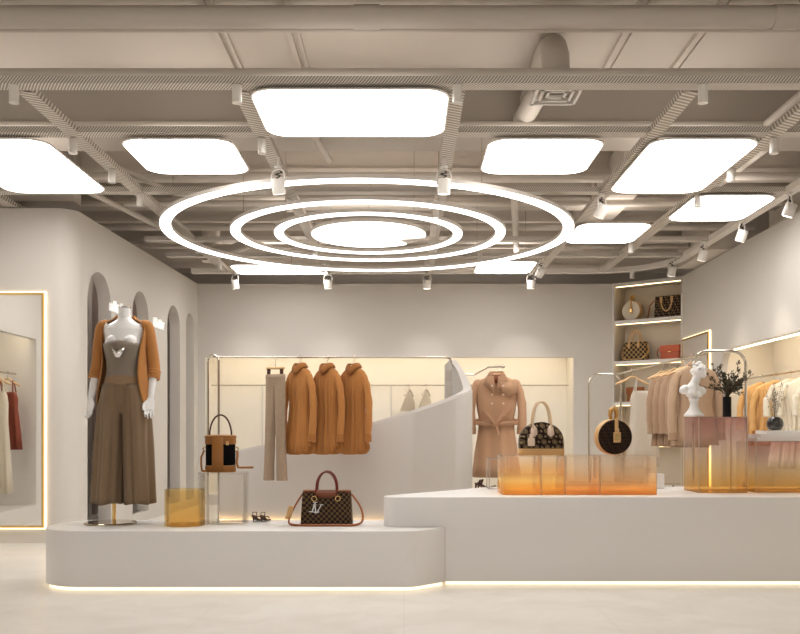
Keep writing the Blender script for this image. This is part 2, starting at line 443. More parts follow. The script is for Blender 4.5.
# left: end wall facing the camera and the wall of arches running back, one plaster body
A, B = Vector((-3.25, 8.84)), Vector((-3.07, 13.4))
def LW(s, z, t):                         # along the arch wall: s is the distance Y, t the thickness to the left
    k = (s-A.y)/(B.y-A.y); x = A.x+(B.x-A.x)*k
    return Vector((x-t, s, z))
TOP = 3.29
holes = [arch_loop(9.2, 9.86, .12, 2.78), arch_loop(10.55, 11.13, .12, 2.78), arch_loop(11.9, 12.48, .12, 2.80), arch_loop(12.78, 13.2, .12, 2.80)]
w = MB().slab_holes([(9.05, 0), (13.4, 0), (13.4, TOP), (9.05, TOP)], holes, lambda s, z: LW(s, z, 0), lambda s, z: LW(s, z, .14))
rr = .2
CXR = LW(9.05, 0, 0).x
cor = [LW(9.05, 0, 0)]+[Vector((CXR-rr+rr*math.cos(R(-a)), 8.84+rr+rr*math.sin(R(-a)), 0)) for a in range(0, 91, 9)]
cor += [Vector((-4.55, 8.84, 0)), Vector((-4.55, 8.98, 0)), Vector((-3.45, 8.98, 0)), LW(9.05, 0, .14)]
w.prism([(p.x, p.y) for p in cor], 0, TOP)
wall_left = w.build('wall_left', M['plaster'], kind=ST)
# behind the arches: a passage
MB().ab((-4.35, 9.0, 0), (-4.25, 13.9, TOP)).build('wall_far_left', M['plaster'], kind=ST)
trim(MB().ab((-4.24, 9.0, 0), (-3.24, 13.4, .12)), M['plaster_pale'])
# left flank beside the camera (seen in the mirror) with its clothes niche
FX = -4.45
w = MB().slab_holes([(3.0, 0), (8.84, 0), (8.84, TOP), (3.0, TOP)], [rrect(6.72, 8.5, .2, 2.21, .03)], lambda s, z: Vector((FX, s, z)), lambda s, z: Vector((FX-.08, s, z)))
w.ab((-5.25, 6.6, .1), (-5.18, 8.6, 2.4)).ab((-5.18, 8.5, .1), (FX-.08, 8.6, 2.4)).ab((-5.18, 6.62, .1), (FX-.08, 6.72, 2.4)).ab((-5.18, 6.72, 2.33), (FX-.08, 8.5, 2.4)).ab((-5.18, 6.72, .1), (FX-.08, 8.5, .2))
wall_flank = w.build('wall_front_left', M['plaster_pale'], kind=ST)
MB().ab((FX-.13, 6.8, 2.27), (FX-.09, 8.4, 2.295)).build('light_strip', M['led_niche'], wall_flank)
# back wall with its two lit clothes niches
def niche_y(mb, x0, x1, z0, z1, y, d, t=.06):
    mb.ab((x0-t, y+d, z0-t), (x1+t, y+d+t, z1+t))
    mb.ab((x0-t, y, z0-t), (x0, y+d, z1+t)).ab((x1, y, z0-t), (x1+t, y+d, z1+t))
    mb.ab((x0, y, z1), (x1, y+d, z1+t)).ab((x0, y, z0-t), (x1, y+d, z0))
YB = 13.4
w = MB().slab_holes([(-3.07, 0), (3.10, 0), (3.10, TOP), (-3.07, TOP)], [[(-2.96, .15), (2.53, .15), (2.53, 2.195), (-2.96, 2.195)]],
                    lambda x, z: Vector((x, YB, z)), lambda x, z: Vector((x, YB+.1, z)))
wall_back = w.build('wall_back', M['plaster'], kind=ST)
q = MB(); niche_y(q, -2.96, 2.53, .15, 2.30, YB+.1, .5); q.build('niche_lining', M['niche'], wall_back)
q = MB()
for x in (-2.2, -.2, .74, 1.65): q.ab((x-.012, YB+.575, .15), (x+.012, YB+.6, 1.8))
q.build('niche_divider', M['plaster'], wall_back)
MB().ab((-2.9, YB+.11, 2.26), (2.47, YB+.15, 2.285)).build('light_strip', M['led_niche'], wall_back)
# rear of the building above the back wall
MB().ab((-5.5, 14.6, 0), (5.5, 14.7, 4.0)).build('wall_rear', M['beam'], kind=ST)
# corner wall turned 40 degrees with its bag shelves
C0, C1 = Vector((3.10, 13.4)), Vector((3.94, 12.72))
du = (C1-C0).normalized(); dn = Vector((-du.y, du.x))       # dn points away from the room
LEN = (C1-C0).length
if dn.y < 0: dn = -dn
def CW(u, z, t=0.): p = C0+du*u+dn*t; return Vector((p.x, p.y, z))
NZ0, NZ1 = .33, 3.245
w = MB().slab_holes([(0, 0), (LEN, 0), (LEN, TOP), (0, TOP)], [[(.03, NZ0), (LEN-.03, NZ0), (LEN-.03, NZ1), (.03, NZ1)]], lambda u, z: CW(u, z, 0), lambda u, z: CW(u, z, .05))
wall_corner = w.build('wall_back_right', M['plaster'], kind=ST)
def cbox(mb, u0, u1, t0, t1, z0, z1):
    vs = [CW(u, z, t) for z in (z0, z1) for t in (t0, t1) for u in (u0, u1)]
    return mb.add(vs, [(0, 2, 3, 1), (4, 5, 7, 6), (0, 1, 5, 4), (1, 3, 7, 5), (3, 2, 6, 7), (2, 0, 4, 6)])
q = MB(); cbox(q, 0, LEN, .36, .4, NZ0-.05, NZ1+.05); cbox(q, -.02, .03, .05, .36, NZ0-.05, NZ1+.05); cbox(q, LEN-.03, LEN+.02, .05, .36, NZ0-.05, NZ1+.05)
cbox(q, .03, LEN-.03, .05, .36, NZ1, NZ1+.05); cbox(q, .03, LEN-.03, .05, .36, NZ0-.05, NZ0)
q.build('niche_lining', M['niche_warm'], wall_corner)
SH = [.93, 1.53, 2.135, 2.735]
for z in SH:
    s_ = cbox(MB(), .031, LEN-.031, .005, .358, z-.05, z).build('shelf', M['plaster_pale'], wall_corner)
    cbox(MB(), .04, LEN-.04, .05, .075, z-.059, z-.051).build('light_strip', M['led_shelf'], s_)
cbox(MB(), .04, LEN-.04, .05, .075, NZ1-.009, NZ1-.001).build('light_strip', M['led_shelf'], wall_corner)
# right wall with the clothes niche
XR = 3.94
nl = round_corner([(11.2, .3), (11.2, 2.10), (4.5, 2.10), (4.5, .3)], [0, .28, 0, 0])
w = MB().slab_holes([(3.0, 0), (12.72, 0), (12.72, TOP), (3.0, TOP)], [nl], lambda s, z: Vector((XR, s, z)), lambda s, z: Vector((XR+.08, s, z)))
wall_right = w.build('wall_right', M['plaster'], kind=ST)
q = MB().ab((4.6, 4.4, .2), (4.66, 11.3, 2.3)).ab((XR+.08, 11.2, .2), (4.6, 11.3, 2.3)).ab((XR+.08, 4.4, .2), (4.6, 4.5, 2.3)).ab((XR+.08, 4.5, 2.22), (4.6, 11.2, 2.3)).ab((XR+.08, 4.5, .2), (4.6, 11.2, .3))
q.build('niche_lining', M['niche'], wall_right)
MB().ab((XR+.09, 4.6, 2.17), (XR+.13, 11.0, 2.195)).build('light_strip', M['led_niche'], wall_right)
MB().ab((XR+.082, 4.6, 2.082), (XR+.094, 11.0, 2.098)).build('light_strip', M['led_soft'], wall_right)
trim(MB().ab((3.7, 10.9, 3.3), (5.2, 12.2, 3.998)), M['beam'])
trim(MB().ab((4.3, 3, 3.3), (5.4, 10.6, 3.7)), M['beam'])
trim(MB().ab((-4.6, 9.0, 3.4), (-3.3, 9.2, 3.95)), M['beam_dark'])

# ------------------------------------------------------------------ mirrors with a light rim
def wall_mirror(name, label, p0, p1, z0, z1, nrm, mt='mirror', cat='mirror'):
    p0, p1, nrm = Vector(p0), Vector(p1), Vector(nrm).normalized()
    t = thing(name, label, cat, (*((p0+p1)/2), z0))
    d = (p1-p0).normalized()
    def plate(a, b, za, zb, n0, n1):
        q = MB(); vs = []
        for z in (za, zb):
            for n_ in (n0, n1):
                for e in (a, b):
                    p = e+nrm*n_; vs.append(Vector((p.x, p.y, z)))
        return q.add(vs, [(0, 2, 3, 1), (4, 5, 7, 6), (0, 1, 5, 4), (1, 3, 7, 5), (3, 2, 6, 7), (2, 0, 4, 6)])
    def rim(o, i, n0, n1):
        q = MB()
        for a, b, za, zb in ((p0-d*o, p0-d*i, z0-o, z1+o), (p1+d*i, p1+d*o, z0-o, z1+o), (p0-d*i, p1+d*i, z1+i, z1+o), (p0-d*i, p1+d*i, z0-o, z0-i)):
            r = plate(a, b, za, zb, n0, n1); q.add(r.v, r.f)
        return q
    plate(p0, p1, z0, z1, .012, .034).build('glass', M[mt], t, True)
    rim(.022, 0, .012, .04).build('frame', M['gold'], t, True)
    rim(.037, .023, .003, .022).build('light_rim', M['led'], t, True)
    return t
wall_mirror('wall_mirror', 'large mirror with glowing gold rim on the left end wall, reflecting clothes', (-4.38, 8.84), (-3.545, 8.84), .175, 2.43, (0, -1))
wall_mirror('wall_mirror', 'narrow light-edged frosted mirror on the right wall beside the bag shelves', (XR, 12.62), (XR, 11.58), .22, 2.36, (-1, 0), 'frosted')

# arches: curtain in the first, mirrors of bronze glass deeper in
def curtain(name, label, y0, y1, x, z0, z1, mat, n=9, amp=.035):
    rows = []
    for k in range(13):
        z = z0+(z1-z0)*k/12; rows.append([Vector((x+amp*math.sin(2*PI*n*i/90)+.006*math.sin(k*1.3+i*.4), y0+(y1-y0)*i/90, z)) for i in range(91)])
    o = MB().sheet(rows).build(name, mat, solid=.006, smooth=80)
    return tag(o, label, 'curtain', None)
curtain('curtain', 'taupe velvet curtain hanging inside the first arch behind the mannequin', 9.1, 10.3, -3.62, .13, 3.0, M['curtain'])
curtain('curtain', 'taupe velvet curtain inside the second arch from the front', 10.45, 11.3, -3.62, .13, 3.0, M['curtain'], 6)
curtain('curtain', 'taupe velvet curtain inside the third arch from the front', 11.75, 12.55, -3.6, .13, 3.0, M['curtain'], 6)
trim(MB().ab((-3.66, 12.65, .12), (-3.56, 13.38, 3.0)), M['plaster_pale'])

# raised marks on the arch wall
for k, (y, lab) in enumerate(((9.98, 'small raised white wall sign between the first and second arch'), (11.48, 'small raised white wall sign between the second and third arch'))):
    q = MB()
    base = LW(y, 2.46, 0)
    rnd = random.Random(4+k)
    for i in range(6):
        yy = y-.19+.07*i; p = LW(yy, 2.46+rnd.uniform(-.01, .02), -.022)
        q.box(p, (.03, .012, rnd.uniform(.07, .12)), rot=Euler((rnd.uniform(-.5, .5), 0, 0)))
        if i % 2: q.box(p+Vector((0, .02, .03)), (.03, .05, .009))
    q.box(LW(y-.01, 2.415, -.02), (.03, .42, .010))
    tag(q.build('wall_sign', M['sign_white_glow']), lab, 'sign')

# ------------------------------------------------------------------ ceiling grid, pipes, ducts
ORD = ['first', 'second', 'third', 'fourth', 'fifth', 'sixth', 'seventh', 'eighth', 'ninth']
TZ = 3.30
def tray_mb(L, w=.12, h=.045):
    return MB().ab((0, -w/2, 0), (L, w/2, .008)).ab((0, -w/2, .008), (L, -w/2+.008, h)).ab((0, w/2-.008, .008), (L, w/2, h))
LX = [-3.86, -2.46, -1.06, .345, 1.865, 2.75]
for i, x in enumerate(LX):
    o = tray_mb(6.65, .105).build('ceiling_tray', M['tray_long']); o.location = (x, 5.84, TZ); o.rotation_euler = (0, 0, PI/2)
    tag(o, 'perforated metal tray running front to back, %s from the left' % ORD[i], 'ceiling tray', 'lengthwise ceiling trays')
CYS = [5.76, 6.70, 8.34, 10.45, 11.4]
for i, y in enumerate(CYS):
    x0 = -4.05 if y < 9 else -3.0
    x1 = 3.6
    o = tray_mb(x1-x0, h=.045).build('ceiling_tray', M['tray']); o.location = (x0, y, TZ+.004); 
    tag(o, 'perforated metal tray running side to side, %s from the front' % ORD[i], 'ceiling tray', 'crosswise ceiling trays')
# perimeter track with a rounded back right corner
path = [Vector((3.56, y, 0)) for y in (5.9, 8, 10, 11.5)]
for a in range(0, 91, 9): path.append(Vector((2.56+1.0*math.cos(R(a)), 11.5+1.0*math.sin(R(a)), 0)))
path += [Vector((x, 12.5, 0)) for x in (1.8, 0, -1.5, -2.95)]
rings = []
for i, p in enumerate(path):
    t = (path[min(i+1, len(path)-1)]-path[max(0, i-1)]).normalized(); s_ = Vector((-t.y, t.x, 0))
    rings.append([p+s_*.05+Vector((0, 0, TZ-.012)), p+s_*.05+Vector((0, 0, TZ+.05)), p-s_*.05+Vector((0, 0, TZ+.05)), p-s_*.05+Vector((0, 0, TZ-.012))])
o = MB().loft(rings).build('lighting_track', M['tray_plain'])
tag(o, 'painted lighting track curving round the back right corner of the ceiling', 'lighting track')

# big pipe across the front, with couplings
t = thing('ceiling_pipe', 'fat painted pipe crossing the very top of the picture', 'pipe', (0, 6.0, 3.86))
MB().tube([(-6, 6, 3.86), (0, 6, 3.86), (6, 6, 3.86)], .072, 24).build('pipe', M['pipe'], t, True)
for px in (367, 785):
    x = (px-CX)/F*6.0
    MB().tube([(x-.085, 6, 3.86), (x+.085, 6, 3.86)], .079, 24).build('coupling', M['pipe'], t, True)
o = MB().tube([(-6, 6.13, 3.835), (6, 6.13, 3.835)], .022, 12).build('ceiling_pipe', M['beam']); tag(o, 'thin painted pipe directly under the fat pipe at the top', 'pipe')
o = MB().tube([(-6, 6.12, 3.53), (6, 6.12, 3.53)], .035, 12).build('ceiling_pipe', M['pipe']); tag(o, 'smooth painted pipe just above the front crosswise tray', 'pipe')
for y, z, r, lab in ((7.35, 3.60, .03, 'thin pipe crossing behind the second crosswise tray'), (8.9, 3.62, .04, 'pipe crossing the ceiling behind the third crosswise tray'), (9.7, 3.55, .03, 'thin pipe crossing the ceiling above the big light rings'), (10.8, 3.55, .045, 'pipe crossing the ceiling above the back of the rings'), (11.7, 3.5, .03, 'rearmost thin pipe crossing the ceiling')):
    o = MB().tube([(-5, y, z), (4.2, y, z)], r, 10).build('ceiling_pipe', M['pipe']); tag(o, lab, 'pipe')
# small lengthwise pipes
for pts, r, lab in (([(-3.3, 8.4, 3.5), (-3.05, 9.6, 3.5), (-2.6, 12.2, 3.5)], .03, 'thin lengthwise pipe beside the left arch wall'),
                    ([(-2.62, 7.9, 3.46), (-2.3, 8.9, 3.46), (-2.05, 9.1, 3.46), (-1.2, 9.1, 3.46)], .025, 'bent conduit left of the big ring light'),
                    ([(-.78, 6.8, 3.5), (-.66, 8.0, 3.5)], .03, 'short conduit behind the large front light panel'),
                    ([(1.1, 9.0, 3.5), (1.5, 12, 3.5)], .04, 'lengthwise pipe above the right side of the rings'),
                    ([(2.95, 6.0, 3.6), (2.95, 8.2, 3.6)], .03, 'conduit above the right hand light panels'),
                    ([(3.4, 5.9, 3.75), (3.4, 10.5, 3.75)], .03, 'conduit along the right edge of the ceiling')):
    o = MB().tube(pts, r, 10).build('ceiling_pipe', M['pipe']); tag(o, lab, 'pipe')
# duct elbow and square diffuser
t = thing('air_duct', 'fat bent air duct dropping to the square diffuser', 'duct', (1.07, 6.3, 3.36))
elb = [(1.07, 7.6, 3.88), (1.07, 6.78, 3.89), (1.07, 6.58, 3.882), (1.07, 6.45, 3.84), (1.07, 6.37, 3.75), (1.07, 6.34, 3.62), (1.07, 6.34, 3.552)]
MB().tube(elb, .1, 20).build('elbow', M['pipe'], t, True)
MB().ab((.93, 6.2, 3.521), (1.21, 6.48, 3.55)).build('flange', M['beam_dark'], t, True)
t = thing('ceiling_vent', 'square white ceiling diffuser below the bent duct', 'vent', (1.07, 6.33, 3.46))
q = MB()
for r_ in (.15, .105, .06):
    for sx, sy in ((1, 0), (-1, 0), (0, 1), (0, -1)):
        q.box((1.07+sx*r_, 6.33+sy*r_, 3.46+.02*(.15-r_)/.15), (.02 if sx else 2*r_+.02, .02 if sy else 2*r_+.02, .025))
q.build('grille', M['white_metal'], t, True)
MB().ab((.93, 6.19, 3.49), (1.21, 6.47, 3.52)).build('box', M['beam_dark'], t, True)
o = MB().tube([(1.06, 6.75, 3.70), (1.03, 7.0, 3.70), (.99, 7.48, 3.69)], [.06, .08, .085], 16).build('air_duct', M['pipe']); tag(o, 'tapered duct piece hanging behind the front tray', 'duct')
# a few ducts above the left back
t = thing('air_duct', 'vertical round duct stub above the left back corner', 'duct', (-2.55, 11.9, 3.33))
MB().lathe([(.12, 3.34), (.12, 3.6), (.15, 3.6), (.15, 3.62), (.12, 3.62), (.12, 3.99)], (-2.55, 11.9, 0), 20).build('pipe', M['beam'], t, True)
MB().tube([(-2.55, 11.75, 3.46), (-2.2, 11.6, 3.44), (-2.0, 11.5, 3.5)], .07, 12).build('branch', M['pipe'], t, True)
t = thing('air_duct', 'boxy air duct running along the ceiling at the right back', 'duct', (2.3, 11.3, 3.62))
MB().ab((2.1, 8.6, 3.62), (2.5, 12.6, 3.9)).build('body', M['beam'], t, True, bevel=.01)
MB().ab((2.08, 9.8, 3.6), (2.52, 9.85, 3.92)).build('flange', M['beam_dark'], t, True)

# light panels
def light_panel(x0, x1, y0, y1, label, r=.16):
    t = thing('ceiling_light_panel', label, 'ceiling light', ((x0+x1)/2, (y0+y1)/2, 3.262), group='rounded ceiling light panels')
    MB().prism(rrect(x0, x1, y0, y1, r, 8), 3.2685, 3.272).build('diffuser', M['panel'], t, True)
    MB().prism(rrect(x0-.012, x1+.012, y0-.012, y1+.012, r, 8), 3.2725, 3.282).build('frame', M['white_metal'], t, True)
def dz(y): return (3.2685-H)*F/(CY-y)
for px0, py_l, px1, py_r, n_, f_, lab in (
        (250, 93, 448.5, 93, 90.5, 136.5, 'largest light panel, front and centre above the rings'),
        (121, 143, 248, 170, 140, 174, 'light panel left of centre in the second row'),
        (-2, 185, 104.5, 190, 140, 193, 'long light panel at the far left edge of the picture'),
        (483, 165, 603, 145, 140, 174, 'light panel just right of centre in the second row'),
        (613, 188, 757, 145, 140, 193, 'large light panel at right in the second row'),
        (672, 216, 774.5, 199, 196, 221, 'light panel nearest the right wall'),
        (567, 240, 650, 227, 224, 243.5, 'light panel touching the right end of the big ring'),
        (475, 271, 536, 264, 262, 273.5, 'small far light panel at right behind the rings'),
        (232, 268, 326, 271, 265.5, 274.5, 'flat far light panel at left behind the rings')):
    light_panel((px0-CX)/F*dz(py_l), (px1-CX)/F*dz(py_r), dz(n_), dz(f_), lab, .16 if f_-n_ > 15 else .12)

# rings
RC = Vector((-.375, 9.55, 3.17))
def ring(r0, r1, label):
    t = thing('ring_light', label, 'ring light', RC, group='concentric hanging ring lights')
    MB().annulus([(r0, 0), (r1, 0), (r1, .012), (r0, .012)], seg=128).build('diffuser', M['ring'], t)
    MB().annulus([(r0-.006, .0125), (r1+.006, .0125), (r1+.006, .045), (r0-.006, .045)], seg=128).build('housing', M['tray_plain'], t)
    for k in range(4):
        a = R(30+90*k); r = (r0+r1)/2
        MB().tube([(r*math.cos(a), r*math.sin(a), .044), (r*math.cos(a), r*math.sin(a), .8)], .003, 6).build('wire', M['chrome'], t)
ring(2.035, 2.14, 'outermost and largest glowing ring hanging from the ceiling')
ring(1.345, 1.44, 'middle glowing ring of the three')
ring(.90, .99, 'smallest glowing ring, directly around the round disc')
t = thing('disc_light', 'round glowing disc at the centre of the rings', 'disc light', RC)
disc = [(.60*math.cos(R(a)), .60*math.sin(R(a))) for a in range(48, 372, 4)]+[(.27, .20)]
MB().prism(disc, 0, .012).build('diffuser', M['ring'], t)
MB().lathe([(.612, .0125), (.612, .045), (0.001, .045)], seg=64).build('housing', M['tray_plain'], t)
MB().tube([(0, 0, .044), (0, 0, .8)], .004, 6).build('wire', M['chrome'], t)

# cylinder downlights under the trays
def cyl_light(loc, label):
    t = thing('cylinder_downlight', label, 'downlight', loc, group='small cylinder downlights')
    MB().lathe([(.031, -.112), (.031, -.003), (.027, -.0005)], seg=20).build('body', M['white_metal'], t)
    MB().lathe([(.032, -.115), (.032, -.1125), (.024, -.1125), (.024, -.115)], seg=20).build('rim', M['white_lacquer'], t)
    MB().lathe([(.0235, -.1145), (.0235, -.1128)], seg=16).build('lens', M['lens'], t)
    return t
cyl = cyl_light((0, 0, 0), '')
first = True
downs = [(14, 94, 'at the far left of the front crosswise tray'), (237, 94, 'at the left front corner of the largest light panel'), (457.5, 94, 'at the right front corner of the largest light panel'), (703, 94, 'on the front tray at upper right'),
         (73, 146, 'second along the tray beside the far left panel'), (112, 176, 'third along the tray beside the far left panel'), (140, 200, 'fourth along the tray left of the big ring'),
         (262, 146, 'under the left side of the largest light panel'), (774, 146, 'beside the front of the large right panel'), (731, 175, 'at the right edge of the large right panel'), (698, 201, 'between the two right hand panels'),
         (631, 248, 'behind the panel at the right end of the ring'), (632, 274, 'above the bag shelves on the curved track'),
         (290, 205, 'inside the big ring left of the middle ring'), (315, 250, 'inside the middle ring at back left'), (323, 268, 'behind the rings left of centre'), (198, 248, 'on the left back curve of the big ring'), (219, 265, 'beside the flat far left panel'),
         (436, 212, 'inside the middle ring at right of the disc'), (433, 231, 'beside the right edge of the glowing disc'), (480, 258, 'between middle ring and small far right panel'), (427, 266, 'behind the rings right of centre')]
for px, py, lab in downs:
    Y = (3.242-H)*F/(CY-py); x = (px-CX)/F*Y
    lab = 'white cylinder downlight '+lab
    if first:
        cyl.location = (x, Y, TZ-.001); cyl['label'] = lab; first = False
    else: dup(cyl, (x, Y, TZ-.001), label=lab)

# adjustable spotlights
def spot(loc, label, tilt=20, pan=0, drop=0):
    t = thing('track_spotlight', label, 'spotlight', loc, R(pan), group='white adjustable spotlights')
    m = Matrix.Translation((0, 0, -.15)) @ Matrix.Rotation(R(tilt), 4, 'X')
    MB().lathe([(.03, -.02), (.03, -.0005)] if not drop else [(.03, -.02), (.03, -.002), (.012, -.001), (.012, drop-.0005)], seg=16).build('mount', M['white_metal'], t)
    br = [(-.058, 0, -.15), (-.058, 0, -.075), (-.047, 0, -.038), (0, 0, -.024), (.047, 0, -.038), (.058, 0, -.075), (.058, 0, -.15)]
    MB().tube(br, .006, 8).build('bracket', M['white_metal'], t)
    MB().lathe([(.052, -.07), (.052, .038), (.045, .05), (.001, .05)], seg=24).xf(m).build('head', M['white_metal'], t)
    MB().lathe([(.045, -.0705), (.045, -.0725)], seg=20).xf(m).build('lens', M['lens'], t)
    MB().tube([(.0, .0, -.02), (.025, .02, -.045), (-.03, .012, -.06), (.02, .0, -.078), (-.015, .0, -.10)], .0065, 6).build('cord', M['cord'], t)
    return t
spots = [(278, 184, 20, -20, 'hanging across the left front of the big ring'), (444, 184, 8, 5, 'hanging across the right front of the big ring'), (602, 209, 35, 40, 'tilted, right of the big ring'),
         (235, 283, 15, -30, 'leftmost along the back wall'), (328, 283, 12, -10, 'second from left along the back wall'), (427, 283, 5, 5, 'third from left along the back wall'), (531, 283, 10, 10, 'right of centre along the back wall'),
         (541, 271, 40, 40, 'tilted beside the small far right panel'), (790, 208, 22, 50, 'nearest the camera along the right wall'), (742, 234, 22, 40, 'second from front along the right wall'), (703, 254, 20, 30, 'third from front along the right wall'), (672, 270, 15, 20, 'directly above the bag shelves')]
for px, py, ti, pa, lab in spots:
    dr = .07 if py == 184 else 0
    Y = (3.145-dr-H)*F/(CY-py); x = (px-CX)/F*Y
    spot((x, Y, TZ-.013-dr), 'white spotlight '+lab, ti, pa, dr)

# ------------------------------------------------------------------ platforms
LH, HH = .415, .63
def inset(poly, d):
    out = []; n = len(poly); P_ = [Vector(p) for p in poly]
    area_ = sum(P_[i].x*P_[(i+1) % n].y-P_[(i+1) % n].x*P_[i].y for i in range(n)); sg = 1 if area_ > 0 else -1
    for i in range(n):
        a, b, c_ = P_[i-1], P_[i], P_[(i+1) % n]
        e1 = (b-a); e2 = (c_-b)
        if e1.length < 1e-6: e1 = e2
        if e2.length < 1e-6: e2 = e1
        n1 = Vector((-e1.y, e1.x)).normalized(); n2 = Vector((-e2.y, e2.x)).normalized(); m_ = (n1+n2)
        m_ = m_.normalized(); k = d/max(.35, m_.dot(n1)); q_ = b+m_*k*sg; out.append((q_.x, q_.y))
    return out
def slab(poly, z0, z1, ch=.008):
    p1 = inset(poly, ch*.3); p2 = inset(poly, ch)
    return MB().loft([[Vector((x, y, z0)) for x, y in poly], [Vector((x, y, z1-ch)) for x, y in poly], [Vector((x, y, z1-ch*.3)) for x, y in p1], [Vector((x, y, z1)) for x, y in p2]])
def led_run(pts, parent, w=.010, z=.0145):
    q = MB()
    for a, b in zip(pts[:-1], pts[1:]):
        a, b = Vector(a), Vector(b); d = b-a; q.box((*((a+b)/2), z), (d.length+.004, w, .022), math.atan2(d.y, d.x))
    return q.build('light_strip', M['led_floor'], parent, True)
low = round_corner([(-2.57, 6.17), (.06, 6.17), (.295, 6.40), (.295, 6.93), (-2.575, 6.93)], [.36, .12, .03, 0, .3], 10)
t = thing('display_platform', 'low white display platform with rounded ends, mannequin standing on it', 'platform', (-1.1, 6.55, 0))
slab(low, .029, LH).build('body', M['platform'], t, True, smooth=28)
MB().prism(inset(low, .05), 0.001, .0285).build('plinth', M['plaster_pale'], t, True)
li = [p for p in inset(low, .03)]
led_run(li+[li[0]], t)
t = thing('display_platform', 'taller white display platform overlapping the low one, acrylic blocks on it', 'platform', (2.2, 7.0, 0))
hi = round_corner([(-.26, 6.41), (3.93, 6.41), (3.93, 7.62), (.75, 7.62)], [.10, 0, 0, .05], 10)
slab(hi, LH+.0015, HH).build('top_slab', M['platform'], t, True, smooth=28)
lo = [(.296, 6.41), (3.93, 6.41), (3.93, 7.6), (.75, 7.6), (.296, 7.0)]
MB().prism(lo, .029, LH+.0015).build('body', M['platform'], t, True)
MB().ab((.35, 6.46, .001), (3.9, 7.5, .0285)).build('plinth', M['plaster_pale'], t, True)
led_run([(.3, 6.44), (3.92, 6.44)], t)

# ------------------------------------------------------------------ curved partition
pl = []
ctrl = [(-1.80, 8.75, .86), (-1.5, 8.66, .94), (-1.0, 8.56, 1.03), (-.5, 8.48, 1.13), (0, 8.42, 1.27), (.3, 8.40, 1.37), (.5, 8.42, 1.44), (.605, 8.50, 1.47), (.655, 8.64, 1.50), (.66, 8.80, 1.55), (.635, 8.95, 1.65), (.58, 9.07, 1.76), (.53, 9.14, 1.82), (.46, 9.19, 1.77)]
def catmull(P, n=6):
    out = []
    for i in range(len(P)-1):
        p0, p1, p2, p3 = [Vector(P[min(max(k, 0), len(P)-1)]) for k in (i-1, i, i+1, i+2)]
        for j in range(n):
            u = j/n; out.append(.5*((2*p1)+(p2-p0)*u+(2*p0-5*p1+4*p2-p3)*u*u+(3*p1-3*p2+p3-p0)*u**3))
    out.append(Vector(P[-1])); return out
cv = catmull(ctrl)
t = thing('curved_partition', 'sweeping curved plaster partition rising to the right behind the shirts', 'partition', (-.5, 8.5, 0))
rings = []
for i, p in enumerate(cv):
    d = (cv[min(i+1, len(cv)-1)]-cv[max(i-1, 0)]); s_ = Vector((-d.y, d.x, 0)).normalized()
    th = .09
    a, b = Vector((p.x, p.y, 0)), Vector((p.x, p.y, 0))+s_*th
    rings.append([a, a+Vector((0, 0, p.z-.03)), a+s_*.02+Vector((0, 0, p.z)), b+Vector((0, 0, p.z)), b])
MB().loft(rings).build('wall', M['plaster_shaded'], t, True)
q = MB()
e = cv[-3]; d = (cv[-1]-cv[-4]); d.z = 0; d.normalize(); s_ = Vector((-d.y, d.x, 0))
for k in range(3):
    c_ = Vector((e.x, e.y, 0))+s_*.094-d*.03; q.box((c_.x, c_.y, 1.66-.15*k), (.06, .014, .10), math.atan2(d.y, d.x))
q.build('slot', M['beam_dark'], t, True)
q = MB()
for a, b in zip(cv[:36], cv[1:37]):
    m_ = (a+b)/2; dd = b-a; q.box((m_.x, m_.y-.03, .235), (Vector((dd.x, dd.y)).length+.004, .014, .02), math.atan2(dd.y, dd.x))
q.build('light_strip', M['amber_led'], t, True)

# ------------------------------------------------------------------ racks
def hoop_rack(name, label, hoops, rail, r=.012, extra=None):
    p = hoops[0]
    t = thing(name, label, 'clothes rack', ((p[0]+p[1])/2, p[2], 0))
    for x0, x1, y0, y1, z in hoops:
        a, b = Vector((x0, y0, 0)), Vector((x1, y1, 0)); L = (b-a).length; d = (b-a)/L; rr = min(.12, L*.45)
        pts = [a, a+Vector((0, 0, z*.5)), a+Vector((0, 0, z-rr))]
        for k in range(1, 7): an = R(180-15*k); pts.append(a+d*(rr+rr*math.cos(an))+Vector((0, 0, z-rr+rr*math.sin(an))))
        for k in range(0, 6): an = R(90-15*k); pts.append(b+d*(-rr+rr*math.cos(an))+Vector((0, 0, z-rr+rr*math.sin(an))))
        pts += [b+Vector((0, 0, z-rr)), b+Vector((0, 0, z*.5)), b]
        MB().tube(pts, r, 10).build('hoop', M['chrome'], t, True)
        for e in (a, b): MB().lathe([(.03, 0.0005), (.03, .008)], e, 16).build('foot', M['chrome'], t, True)
    MB().tube(rail, r*.85, 10).build('rail', M['chrome'], t, True)
    return t
RZL = 1.755
hoop_rack('clothes_rack', 'thin polished metal rack at left carrying trousers and camel shirts',
          [(-1.748, -1.635, 8.02, 7.94, 1.775)], [(-1.69, 7.98, RZL), (-.9, 8.0, RZL), (.30, 8.0, RZL), (.38, 8.03, RZL), (.415, 8.12, RZL), (.50, 9.17, RZL)], .011)
RA, RB = Vector((2.56, 11.05, 1.785)), Vector((2.66, 7.9, 1.785))
hoop_rack('clothes_rack', 'bent metal hoop rack at right behind the bust, hung with beige clothes',
          [(2.27, 2.66, 11.05, 11.05, 1.8), (2.54, 3.0, 7.9, 7.9, 1.8)], [RA, RB], .013)
o = MB().tube([(-2.95, YB+.38, 1.80), (2.52, YB+.38, 1.80)], .010, 10).build('hanging_rail', M['chrome'])
tag(o, 'long thin hanging rail inside the lit back wall niche', 'hanging rail')
o = MB().tube([(4.27, 4.51, 1.75), (4.27, 11.19, 1.75)], .012, 10).build('hanging_rail', M['chrome'])
tag(o, 'hanging rail in the right wall niche with tan and cream clothes', 'hanging rail')
